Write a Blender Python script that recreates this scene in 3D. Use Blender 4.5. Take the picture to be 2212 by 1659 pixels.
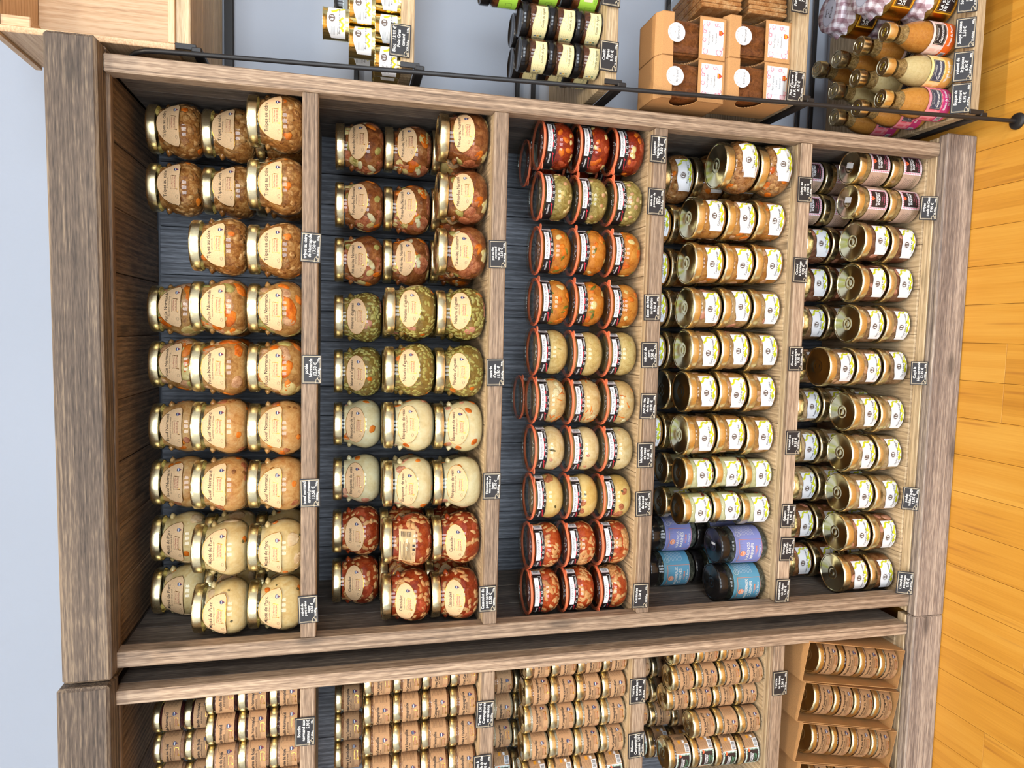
import bpy, bmesh, math, random
from mathutils import Vector, Matrix
from mathutils.geometry import tessellate_polygon

random.seed(7)
SC = bpy.context.scene
COL = SC.collection
for o in list(bpy.data.objects):
    bpy.data.objects.remove(o, do_unlink=True)

# ------------------------------------------------------------------ camera
# the photograph was taken with the phone turned a quarter turn: the world's up is the picture's left
RIGHT = Vector((0.99708508, 0.07584874, 0.00826546))
UP = Vector((-0.02569749, 0.23184493, 0.97241327))
FWD = Vector((-0.07184002, 0.96979116, -0.23311824))
cam_data = bpy.data.cameras.new('camera')
cam = bpy.data.objects.new('camera', cam_data)
COL.objects.link(cam)
cam_data.sensor_fit = 'HORIZONTAL'
cam_data.sensor_width = 36.0
cam_data.lens = 1499.78 / 2212 * 36.0
cam_data.clip_start = 0.02
m3 = Matrix((-UP, RIGHT, -FWD)).transposed()
cam.matrix_world = Matrix.Translation((-0.45817, -1.34801, 1.3917)) @ m3.to_4x4()
SC.camera = cam

# ------------------------------------------------------------------ world, lamps, exposure
w = bpy.data.worlds.new('world'); SC.world = w; w.use_nodes = True
wn = w.node_tree.nodes; wl = w.node_tree.links
bg = wn['Background']
sky = wn.new('ShaderNodeTexSky'); sky.sky_type = 'NISHITA'
sky.sun_disc = False; sky.sun_elevation = math.radians(40); sky.sun_rotation = math.radians(150)
wl.new(sky.outputs[0], bg.inputs[0]); bg.inputs[1].default_value = 0.25

def lamp(name, kind, loc, target, energy, color, **kw):
    d = bpy.data.lights.new(name, kind); d.energy = energy; d.color = color
    for k, v in kw.items(): setattr(d, k, v)
    o = bpy.data.objects.new(name, d); COL.objects.link(o); o.location = loc
    o.rotation_euler = (Vector(target) - Vector(loc)).to_track_quat('-Z', 'Y').to_euler()
    return o
WINDOWS = [(-2.35, 1.0), (-0.75, 1.0), (0.85, 1.0)]      # x of the left edge, width
for wx, ww in WINDOWS:                                     # daylight through the three shop windows
    lamp('window_light', 'AREA', (wx + ww / 2, -3.9, 1.55), (wx + ww / 2, 0, 1.35), 84, (0.82, 0.90, 1.0), shape='RECTANGLE', size=ww, size_y=1.7)
for sx in (-1.9, -1.25, -0.6, 0.05, 0.7):                  # row of ceiling spots in front of the shelves
    lamp('ceiling_spot', 'SPOT', (sx, -0.62, 2.92), (sx, -0.02, 0.9), 50, (1.0, 0.84, 0.62), spot_size=math.radians(54), spot_blend=0.5, shadow_soft_size=0.06)
for lx, ly in ((-0.6, -2.2), (-2.2, -2.2), (1.2, -2.2)):   # ceiling panels further back in the shop
    lamp('ceiling_panel_light', 'AREA', (lx, ly, 2.95), (lx, ly, 0), 26, (1.0, 0.90, 0.76), shape='RECTANGLE', size=0.9, size_y=0.5)

SC.view_settings.view_transform = 'Standard'
SC.view_settings.look = 'None'
SC.view_settings.gamma = 1.0
SC.view_settings.use_curve_mapping = False
SC.view_settings.exposure = -0.40
cy = SC.cycles
cy.use_denoising = True
cy.max_bounces = 7; cy.diffuse_bounces = 3; cy.glossy_bounces = 4
cy.transmission_bounces = 4; cy.transparent_max_bounces = 16
cy.caustics_reflective = False; cy.caustics_refractive = False
cy.sample_clamp_indirect = 4.0
cy.use_adaptive_sampling = True; cy.adaptive_threshold = 0.02

# ------------------------------------------------------------------ materials
def lin(c):
    out = []
    for v in c[:3]:
        v = v / 255.0
        out.append(v / 12.92 if v <= 0.04045 else ((v + 0.055) / 1.055) ** 2.4)
    return (out[0], out[1], out[2], 1.0)

MATS = {}
def nmat(name):
    m = bpy.data.materials.new(name); m.use_nodes = True
    return m, m.node_tree.nodes, m.node_tree.links, m.node_tree.nodes['Principled BSDF']

def flat(name, rgb, rough=0.5, metal=0.0, coat=0.0, spec=0.5):
    if name in MATS: return MATS[name]
    m, n, l, b = nmat(name)
    b.inputs['Base Color'].default_value = lin(rgb)
    b.inputs['Roughness'].default_value = rough
    b.inputs['Metallic'].default_value = metal
    b.inputs['Coat Weight'].default_value = coat
    b.inputs['Specular IOR Level'].default_value = spec
    MATS[name] = m
    return m

def obj_coords(n, l, rnd=True):
    tc = n.new('ShaderNodeTexCoord')
    if not rnd: return tc.outputs['Object']
    oi = n.new('ShaderNodeObjectInfo')
    mul = n.new('ShaderNodeMath'); mul.operation = 'MULTIPLY'; mul.inputs[1].default_value = 37.3
    l.new(oi.outputs['Random'], mul.inputs[0])
    add = n.new('ShaderNodeVectorMath'); add.operation = 'ADD'
    l.new(tc.outputs['Object'], add.inputs[0]); l.new(mul.outputs[0], add.inputs[1])
    return add.outputs[0]

def ramp(n, stops):
    r = n.new('ShaderNodeValToRGB'); e = r.color_ramp.elements
    while len(e) < len(stops): e.new(0.5)
    for k, (p, c) in enumerate(stops):
        e[k].position = p; e[k].color = lin(c)
    return r

def wood(name, axis, dark, mid, light, rough=0.62, knots=0.6, bump=0.35, ring=1.0, tint=0.25):
    """sawn timber with the grain along one axis"""
    if name in MATS: return MATS[name]
    m, n, l, b = nmat(name)
    co = obj_coords(n, l)
    sc = [1.0, 1.0, 1.0]
    def mapped(along, across):
        mp = n.new('ShaderNodeMapping'); s = [across] * 3; s[axis] = along
        mp.inputs['Scale'].default_value = s; l.new(co, mp.inputs['Vector']); return mp.outputs[0]
    # slow wander of the grain
    big = n.new('ShaderNodeTexNoise'); big.inputs['Scale'].default_value = 1.0; big.inputs['Detail'].default_value = 2
    l.new(mapped(1.1, 17.0), big.inputs['Vector'])
    # growth rings: a sine of the warped cross-grain position
    wav = n.new('ShaderNodeTexWave'); wav.wave_type = 'BANDS'; wav.bands_direction = 'XYZ'[(axis + 1) % 3] if axis != 1 else 'X'
    wav.inputs['Scale'].default_value = 1.0; wav.inputs['Distortion'].default_value = 3.6 * ring
    wav.inputs['Detail'].default_value = 2.0; wav.inputs['Detail Scale'].default_value = 0.7
    l.new(mapped(0.9, 26.0), wav.inputs['Vector'])
    fib = n.new('ShaderNodeTexNoise'); fib.inputs['Scale'].default_value = 1.0; fib.inputs['Detail'].default_value = 5; fib.inputs['Roughness'].default_value = 0.7
    l.new(mapped(4.0, 260.0), fib.inputs['Vector'])
    spk = n.new('ShaderNodeTexNoise'); spk.inputs['Scale'].default_value = 1.0; spk.inputs['Detail'].default_value = 3
    l.new(mapped(38.0, 420.0), spk.inputs['Vector'])
    def mix(a, bb, f):
        x = n.new('ShaderNodeMath'); x.operation = 'MULTIPLY'; x.inputs[1].default_value = f
        l.new(bb, x.inputs[0])
        y = n.new('ShaderNodeMath'); y.operation = 'ADD'
        l.new(a, y.inputs[0]); l.new(x.outputs[0], y.inputs[1]); return y.outputs[0]
    z = n.new('ShaderNodeMath'); z.operation = 'MULTIPLY'; z.inputs[1].default_value = 0.24
    l.new(big.outputs[0], z.inputs[0])
    s = mix(z.outputs[0], wav.outputs['Fac'], 0.14)
    s = mix(s, fib.outputs[0], 0.80)
    s = mix(s, spk.outputs[0], 0.50)
    r = ramp(n, [(0.63, dark), (0.83, mid), (1.03, light)])
    l.new(s, r.inputs[0])
    # knots
    vo = n.new('ShaderNodeTexVoronoi'); vo.inputs['Scale'].default_value = 1.0
    l.new(mapped(5.0, 14.0), vo.inputs['Vector'])
    kr = n.new('ShaderNodeMapRange'); kr.inputs[1].default_value = 0.08; kr.inputs[2].default_value = 0.19
    kr.inputs[3].default_value = knots; kr.inputs[4].default_value = 0.0
    l.new(vo.outputs['Distance'], kr.inputs[0])
    mk = n.new('ShaderNodeMix'); mk.data_type = 'RGBA'
    l.new(kr.outputs[0], mk.inputs[0]); l.new(r.outputs[0], mk.inputs[6])
    mk.inputs[7].default_value = lin([c * 0.62 for c in dark])
    # each board a little different
    oi = n.new('ShaderNodeObjectInfo')
    mr = n.new('ShaderNodeMapRange'); mr.inputs[3].default_value = 1 - tint; mr.inputs[4].default_value = 1 + tint
    l.new(oi.outputs['Random'], mr.inputs[0])
    vm = n.new('ShaderNodeVectorMath'); vm.operation = 'SCALE'
    l.new(mk.outputs[2], vm.inputs[0]); l.new(mr.outputs[0], vm.inputs['Scale'])
    l.new(vm.outputs[0], b.inputs['Base Color'])
    b.inputs['Roughness'].default_value = rough
    bp = n.new('ShaderNodeBump'); bp.inputs['Strength'].default_value = bump; bp.inputs['Distance'].default_value = 0.002
    l.new(s, bp.inputs['Height']); l.new(bp.outputs[0], b.inputs['Normal'])
    MATS[name] = m
    return m

BROWN = ((98, 80, 64), (150, 126, 103), (188, 164, 138))
BEAM = ((54, 44, 37), (96, 82, 70), (142, 124, 102))
PALE = ((146, 124, 96), (186, 161, 125), (210, 186, 150))
SLATE = ((68, 70, 75), (98, 102, 109), (134, 139, 147))
PINE = ((180, 140, 102), (208, 172, 132), (220, 190, 152))
def W(kind, axis):
    p = {'brown': BROWN, 'beam': BEAM, 'pale': PALE, 'slate': SLATE, 'pine': PINE,
         'roof': ((74, 58, 44), (122, 98, 76), (160, 132, 102)), 'side': ((62, 54, 48), (100, 90, 81), (138, 125, 111)),
         'plinth': ((96, 84, 78), (142, 126, 114), (186, 168, 150)), 'ladder': ((150, 128, 98), (190, 165, 128), (216, 194, 158))}[kind]
    kw = dict(tint=0.12, bump=0.5)
    if kind == 'pine': kw = dict(tint=0.05, bump=0.12, rough=0.5, knots=0.8, ring=0.6)
    if kind == 'plinth': kw = dict(tint=0.06, bump=0.9, ring=1.6)
    if kind == 'beam': kw = dict(tint=0.06, bump=0.6, ring=1.3, knots=0.5)
    return wood('wood_%s_%s' % (kind, 'xyz'[axis]), axis, *p, **kw)

def plaster(name, rgb, sc=180.0):
    m, n, l, b = nmat(name)
    co = obj_coords(n, l, False)
    t = n.new('ShaderNodeTexNoise'); t.inputs['Scale'].default_value = 1.3; l.new(co, t.inputs['Vector'])
    r = ramp(n, [(0.3, [c * 0.97 for c in rgb]), (0.7, rgb)]); l.new(t.outputs[0], r.inputs[0])
    l.new(r.outputs[0], b.inputs['Base Color']); b.inputs['Roughness'].default_value = 0.85
    f = n.new('ShaderNodeTexNoise'); f.inputs['Scale'].default_value = sc; l.new(co, f.inputs['Vector'])
    bp = n.new('ShaderNodeBump'); bp.inputs['Strength'].default_value = 0.08; bp.inputs['Distance'].default_value = 0.002
    l.new(f.outputs[0], bp.inputs['Height']); l.new(bp.outputs[0], b.inputs['Normal'])
    MATS[name] = m; return m

def bamboo():
    """glued bamboo strips with their darker nodes, grain along y"""
    m, n, l, b = nmat('bamboo'); co = obj_coords(n, l)
    def mapped(x, y, z):
        mp = n.new('ShaderNodeMapping'); mp.inputs['Scale'].default_value = (x, y, z); l.new(co, mp.inputs['Vector']); return mp.outputs[0]
    vo = n.new('ShaderNodeTexWhiteNoise'); vo.noise_dimensions = '1D'
    sx = n.new('ShaderNodeSeparateXYZ'); l.new(mapped(58, 1, 1), sx.inputs[0])
    fl = n.new('ShaderNodeMath'); fl.operation = 'FLOOR'; l.new(sx.outputs[0], fl.inputs[0]); l.new(fl.outputs[0], vo.inputs['W'])
    fib = n.new('ShaderNodeTexNoise'); fib.inputs['Scale'].default_value = 1; fib.inputs['Detail'].default_value = 4; l.new(mapped(420, 9, 1), fib.inputs['Vector'])
    bl = n.new('ShaderNodeTexNoise'); bl.inputs['Scale'].default_value = 1; l.new(mapped(14, 2.2, 1), bl.inputs['Vector'])
    a = n.new('ShaderNodeMath'); a.operation = 'MULTIPLY'; a.inputs[1].default_value = 0.20; l.new(vo.outputs['Value'], a.inputs[0])
    c = n.new('ShaderNodeMath'); c.operation = 'MULTIPLY_ADD'; c.inputs[1].default_value = 0.3; l.new(fib.outputs[0], c.inputs[0]); l.new(a.outputs[0], c.inputs[2])
    d = n.new('ShaderNodeMath'); d.operation = 'MULTIPLY_ADD'; d.inputs[1].default_value = 0.5; l.new(bl.outputs[0], d.inputs[0]); l.new(c.outputs[0], d.inputs[2])
    r = ramp(n, [(0.22, (184, 122, 38)), (0.47, (210, 148, 54)), (0.75, (224, 168, 74))]); l.new(d.outputs[0], r.inputs[0])
    nd = n.new('ShaderNodeTexVoronoi'); nd.inputs['Scale'].default_value = 1; l.new(mapped(58, 3.2, 1), nd.inputs['Vector'])
    k = n.new('ShaderNodeMapRange'); k.inputs[1].default_value = 0.04; k.inputs[2].default_value = 0.24; k.inputs[3].default_value = 0.75; k.inputs[4].default_value = 0
    l.new(nd.outputs['Distance'], k.inputs[0])
    mk = n.new('ShaderNodeMix'); mk.data_type = 'RGBA'; l.new(k.outputs[0], mk.inputs[0]); l.new(r.outputs[0], mk.inputs[6]); mk.inputs[7].default_value = lin((170, 108, 40))
    l.new(mk.outputs[2], b.inputs['Base Color']); b.inputs['Roughness'].default_value = 0.38
    MATS['bamboo'] = m; return m

def glass_mat(name, tint, rough=0.02, gain=1.1, wrinkle=0.0):
    """thin clear glass or film: lets the view through, mirrors at grazing angles"""
    m = bpy.data.materials.new(name); m.use_nodes = True
    n = m.node_tree.nodes; l = m.node_tree.links; n.clear()
    out = n.new('ShaderNodeOutputMaterial'); mx = n.new('ShaderNodeMixShader')
    tr = n.new('ShaderNodeBsdfTransparent'); gl = n.new('ShaderNodeBsdfGlossy'); fr = n.new('ShaderNodeFresnel')
    tr.inputs[0].default_value = lin(tint); gl.inputs['Roughness'].default_value = rough; fr.inputs[0].default_value = 1.45
    ge = n.new('ShaderNodeNewGeometry'); io = n.new('ShaderNodeMapRange'); io.inputs[3].default_value = 1.45; io.inputs[4].default_value = 1 / 1.45
    l.new(ge.outputs['Backfacing'], io.inputs[0]); l.new(io.outputs[0], fr.inputs[0])    # a thin sheet mirrors alike from both sides
    mu = n.new('ShaderNodeMath'); mu.operation = 'MULTIPLY'; mu.inputs[1].default_value = gain; mu.use_clamp = True
    l.new(fr.outputs[0], mu.inputs[0]); l.new(mu.outputs[0], mx.inputs[0]); l.new(tr.outputs[0], mx.inputs[1]); l.new(gl.outputs[0], mx.inputs[2])
    l.new(mx.outputs[0], out.inputs[0])
    if wrinkle:
        co = obj_coords(n, l); t = n.new('ShaderNodeTexNoise'); t.inputs['Scale'].default_value = 38; t.inputs['Detail'].default_value = 2; t.inputs['Distortion'].default_value = 1.5
        l.new(co, t.inputs['Vector']); bp = n.new('ShaderNodeBump'); bp.inputs['Strength'].default_value = wrinkle; bp.inputs['Distance'].default_value = 0.01
        l.new(t.outputs[0], bp.inputs['Height']); l.new(bp.outputs[0], gl.inputs['Normal']); l.new(bp.outputs[0], fr.inputs['Normal'])
    MATS[name] = m; return m

def vivid(c, gain=0.98, sat=1.0):
    m = sum(c) / 3.0
    return [max(0, min(246, (m + (v - m) * sat) * gain)) for v in c]
def food(name, cols, scale=70.0, rough=0.45, stretch=1.0, fine=0.35):
    """stew seen through glass: patches of the given colours, different in every jar"""
    if name in MATS: return MATS[name]
    m, n, l, b = nmat(name); co = obj_coords(n, l)
    mp = n.new('ShaderNodeMapping'); mp.inputs['Scale'].default_value = (1, 1, stretch); l.new(co, mp.inputs['Vector'])
    a = n.new('ShaderNodeTexNoise'); a.inputs['Scale'].default_value = scale; a.inputs['Detail'].default_value = 5; a.inputs['Roughness'].default_value = 0.62; a.inputs['Distortion'].default_value = 0.8
    l.new(mp.outputs[0], a.inputs['Vector'])
    f = n.new('ShaderNodeTexNoise'); f.inputs['Scale'].default_value = scale * 6; f.inputs['Detail'].default_value = 3; l.new(mp.outputs[0], f.inputs['Vector'])
    s = n.new('ShaderNodeMath'); s.operation = 'MULTIPLY_ADD'; s.inputs[1].default_value = fine; l.new(f.outputs[0], s.inputs[0]); l.new(a.outputs[0], s.inputs[2])
    off = fine * 0.5; k = len(cols)
    r = ramp(n, [(min(1, off + 0.32 + 0.36 * i / max(1, k - 1)), vivid(c)) for i, c in enumerate(cols)])
    l.new(s.outputs[0], r.inputs[0]); l.new(r.outputs[0], b.inputs['Base Color']); b.inputs['Roughness'].default_value = rough
    b.inputs['Specular IOR Level'].default_value = 0.12
    bp = n.new('ShaderNodeBump'); bp.inputs['Strength'].default_value = 0.25; bp.inputs['Distance'].default_value = 0.004
    l.new(s.outputs[0], bp.inputs['Height']); l.new(bp.outputs[0], b.inputs['Normal'])
    MATS[name] = m; return m

def kraft(name, rgb, rough=0.75):
    m, n, l, b = nmat(name); co = obj_coords(n, l)
    t = n.new('ShaderNodeTexNoise'); t.inputs['Scale'].default_value = 900; t.inputs['Detail'].default_value = 2; l.new(co, t.inputs['Vector'])
    r = ramp(n, [(0.35, [c * 0.93 for c in rgb]), (0.65, [min(255, c * 1.04) for c in rgb])]); l.new(t.outputs[0], r.inputs[0])
    l.new(r.outputs[0], b.inputs['Base Color']); b.inputs['Roughness'].default_value = rough
    MATS[name] = m; return m

def metal(name, rgb, rough):
    m, n, l, b = nmat(name); co = obj_coords(n, l)
    t = n.new('ShaderNodeTexNoise'); t.inputs['Scale'].default_value = 60; l.new(co, t.inputs['Vector'])
    mr = n.new('ShaderNodeMapRange'); mr.inputs[3].default_value = rough * 0.8; mr.inputs[4].default_value = rough * 1.25
    l.new(t.outputs[0], mr.inputs[0]); l.new(mr.outputs[0], b.inputs['Roughness'])
    b.inputs['Base Color'].default_value = lin(rgb); b.inputs['Metallic'].default_value = 1.0
    MATS[name] = m; return m

GLASS = glass_mat('jar_glass', (246, 248, 243))
FILM = glass_mat('clear_film', (244, 244, 243), rough=0.05, gain=0.9, wrinkle=0.10)
GOLD = metal('gold_lid', (236, 220, 174), 0.27)
GOLDTOP = metal('gold_lid_top', (222, 216, 184), 0.17)
CANGOLD = metal('can_gold', (244, 222, 150), 0.14)
FOIL = metal('gold_foil', (224, 168, 74), 0.25)
BLACKLID = flat('black_lacquer', (22, 20, 20), 0.16)
RUBBER = flat('orange_rubber', (238, 122, 82), 0.45)
IRON = flat('black_iron', (28, 27, 28), 0.45)
plaster('wall_paint', (184, 190, 200)); plaster('ceiling_paint', (240, 240, 238)); bamboo()
KRAFTBOX = kraft('kraft_board', (196, 146, 92)); KRAFTLAB = kraft('kraft_label', (188, 146, 104)); CREAM = kraft('cream_label', (220, 182, 136))
INK = flat('ink_black', (38, 30, 26), 0.6); RED = flat('ink_red', (150, 40, 44), 0.6); WHITE = flat('white_paper', (238, 238, 238), 0.55)
NAVY = flat('ink_navy', (52, 62, 96), 0.6); SLATEINK = flat('tag_black', (32, 31, 34), 0.55); CHALK = flat('chalk_white', (242, 240, 234), 0.7)
TAGLINE = flat('tag_cream_line', (206, 192, 164), 0.7); LIME = flat('lime_print', (206, 210, 40), 0.5); DUCK = flat('print_brown', (104, 88, 78), 0.6)
# ------------------------------------------------------------------ mesh helpers
class MB:
    """collects vertices and faces, then links ONE mesh object"""
    def __init__(s): s.v = []; s.f = []; s.m = []
    def add(s, vs, fs, mi=0):
        o = len(s.v); s.v += [tuple(p) for p in vs]; s.f += [tuple(i + o for i in q) for q in fs]; s.m += [mi] * len(fs)
    def box(s, c, d, b=0.0, mi=0):
        hx, hy, hz = d[0] / 2, d[1] / 2, d[2] / 2
        if b <= 0:
            vs = [(c[0] + x * hx, c[1] + y * hy, c[2] + z * hz) for x in (-1, 1) for y in (-1, 1) for z in (-1, 1)]
            s.add(vs, [(0, 1, 3, 2), (4, 6, 7, 5), (0, 4, 5, 1), (2, 3, 7, 6), (0, 2, 6, 4), (1, 5, 7, 3)], mi); return
        b = min(b, hx * 0.9, hy * 0.9, hz * 0.9)
        idx = {}; vs = []
        for x in (-1, 1):
            for y in (-1, 1):
                for z in (-1, 1):
                    for a in range(3):
                        p = [x * (hx - b), y * (hy - b), z * (hz - b)]; p[a] = (x, y, z)[a] * (hx, hy, hz)[a]
                        idx[(x, y, z, a)] = len(vs); vs.append((c[0] + p[0], c[1] + p[1], c[2] + p[2]))
        fs = []
        for a in range(3):
            u, v = [k for k in range(3) if k != a]
            for sg in (-1, 1):
                q = []
                for du, dv in ((-1, -1), (1, -1), (1, 1), (-1, 1)):
                    k = [0, 0, 0]; k[a] = sg; k[u] = du; k[v] = dv; q.append(idx[(k[0], k[1], k[2], a)])
                fs.append(q)
            for su in (-1, 1):
                for sv in (-1, 1):
                    k1 = [0, 0, 0]; k1[u] = su; k1[v] = sv; k2 = list(k1); k1[a] = -1; k2[a] = 1
                    fs.append((idx[(*k1, u)], idx[(*k2, u)], idx[(*k2, v)], idx[(*k1, v)]))
        for x in (-1, 1):
            for y in (-1, 1):
                for z in (-1, 1): fs.append([idx[(x, y, z, a)] for a in range(3)])
        s.add(vs, fs, mi)
    def lathe(s, prof, n=36, mi=0, c=(0, 0, 0)):
        vs = []; rings = []
        for r, z in prof:
            if r < 1e-6: rings.append([len(vs)]); vs.append((c[0], c[1], c[2] + z))
            else:
                rings.append(list(range(len(vs), len(vs) + n)))
                vs += [(c[0] + r * math.sin(2 * math.pi * k / n), c[1] - r * math.cos(2 * math.pi * k / n), c[2] + z) for k in range(n)]
        fs = []
        for A, B in zip(rings, rings[1:]):
            for k in range(n):
                k2 = (k + 1) % n
                if len(A) == 1 and len(B) > 1: fs.append((A[0], B[k], B[k2]))
                elif len(B) == 1 and len(A) > 1: fs.append((A[k2], A[k], B[0]))
                elif len(A) > 1: fs.append((A[k], A[k2], B[k2], B[k]))
        s.add(vs, fs, mi)
    def tube(s, pts, r, n=10, mi=0, flat=1.0):
        pts = [Vector(p) for p in pts]; vs = []; up0 = None
        for i, p in enumerate(pts):
            d = (pts[min(i + 1, len(pts) - 1)] - pts[max(i - 1, 0)]).normalized()
            a = d.cross(Vector((0, 0, 1))) if abs(d.z) < 0.95 else d.cross(Vector((0, 1, 0)))
            a.normalize(); e = d.cross(a).normalized()
            if up0 is not None and a.dot(up0) < 0: a, e = -a, -e
            up0 = a
            vs += [p + a * (r * math.cos(2 * math.pi * k / n)) + e * (r * flat * math.sin(2 * math.pi * k / n)) for k in range(n)]
        fs = [(i * n + k, i * n + (k + 1) % n, (i + 1) * n + (k + 1) % n, (i + 1) * n + k) for i in range(len(pts) - 1) for k in range(n)]
        fs += [tuple(range(n))[::-1], tuple(range(len(vs) - n, len(vs)))]
        s.add(vs, fs, mi)
    def blob(s, c, rx, ry, rz, rot=None, mi=0, rnd=0.0, sub=1):
        vs, fs = ICO[sub]
        out = []
        for p in vs:
            k = 1 + (random.random() - 0.5) * rnd
            q = Vector((p[0] * rx * k, p[1] * ry * k, p[2] * rz * k))
            if rot is not None: q = rot @ q
            out.append((c[0] + q.x, c[1] + q.y, c[2] + q.z))
        s.add(out, fs, mi)
    def mesh(s, name, mats, smooth=None, recalc=True):
        me = bpy.data.meshes.new(name); me.from_pydata(s.v, [], s.f)
        for mt in mats: me.materials.append(mt)
        if len(mats) > 1: me.polygons.foreach_set('material_index', s.m)
        if recalc:
            bm = bmesh.new(); bm.from_mesh(me); bmesh.ops.recalc_face_normals(bm, faces=bm.faces[:]); bm.to_mesh(me); bm.free()
        if smooth is not None:
            me.polygons.foreach_set('use_smooth', [True] * len(me.polygons))
            if smooth < 3.0: me.set_sharp_from_angle(angle=smooth)
        me.update(); return me
    def build(s, name, mats, parent=None, loc=(0, 0, 0), rot=None, smooth=None, recalc=True):
        return link(name, s.mesh(name, mats if isinstance(mats, (list, tuple)) else [mats], smooth, recalc), parent, loc, rot)

ICO = {}
for sub in (1, 2):
    bm = bmesh.new(); bmesh.ops.create_icosphere(bm, subdivisions=sub, radius=1.0)
    bm.verts.index_update(); ICO[sub] = ([tuple(v.co) for v in bm.verts], [tuple(v.index for v in f.verts) for f in bm.faces]); bm.free()

def link(name, data, parent=None, loc=(0, 0, 0), rot=None):
    o = bpy.data.objects.new(name, data); COL.objects.link(o); o.location = loc
    if rot is not None: o.rotation_euler = rot
    if parent is not None: o.parent = parent
    return o
def thing(name, label, cat, loc=(0, 0, 0), rot=None, group=None):
    o = link(name, None, None, loc, rot); o.empty_display_size = 0.02
    o['label'] = label; o['category'] = cat
    if group: o['group'] = group
    return o
def struct(o, label=None):
    o['kind'] = 'structure'
    if label: o['label'] = label
    return o
def board(name, lo, hi, mat, parent=None, b=0.0012):
    """one piece of timber between two corners; its origin is its centre"""
    c = [(a + q) / 2 for a, q in zip(lo, hi)]; d = [abs(q - a) for a, q in zip(lo, hi)]
    m = MB(); m.box((0, 0, 0), d, b)
    return m.build(name, mat, parent, c)
def copy_tree(o, parent=None):
    c = o.copy(); COL.objects.link(c)
    if parent is not None: c.parent = parent
    for ch in KIDS.get(o.name, []): 
        d = copy_tree(ch, c)
    return c
KIDS = {}

# ------------------------------------------------------------------ flat print (lettering, emblems) that can be wrapped round a jar
FONT = bpy.data.curves.new('lettering', 'FONT'); FONT.resolution_u = 2
FONT_OBJ = bpy.data.objects.new('lettering', FONT)
TXT = {}
def glyphs(body, bold=0.0):
    k = (body, bold)
    if k not in TXT:
        FONT.body = body; FONT.offset = bold; FONT.size = 1.0
        me = FONT_OBJ.to_mesh()
        vs = [(v.co.x, v.co.y) for v in me.vertices]; fs = [tuple(p.vertices) for p in me.polygons]
        FONT_OBJ.to_mesh_clear()
        xs = [p[0] for p in vs] or [0, 1]
        TXT[k] = ([(x - min(xs), y) for x, y in vs], fs, max(xs) - min(xs))
    return TXT[k]

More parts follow.
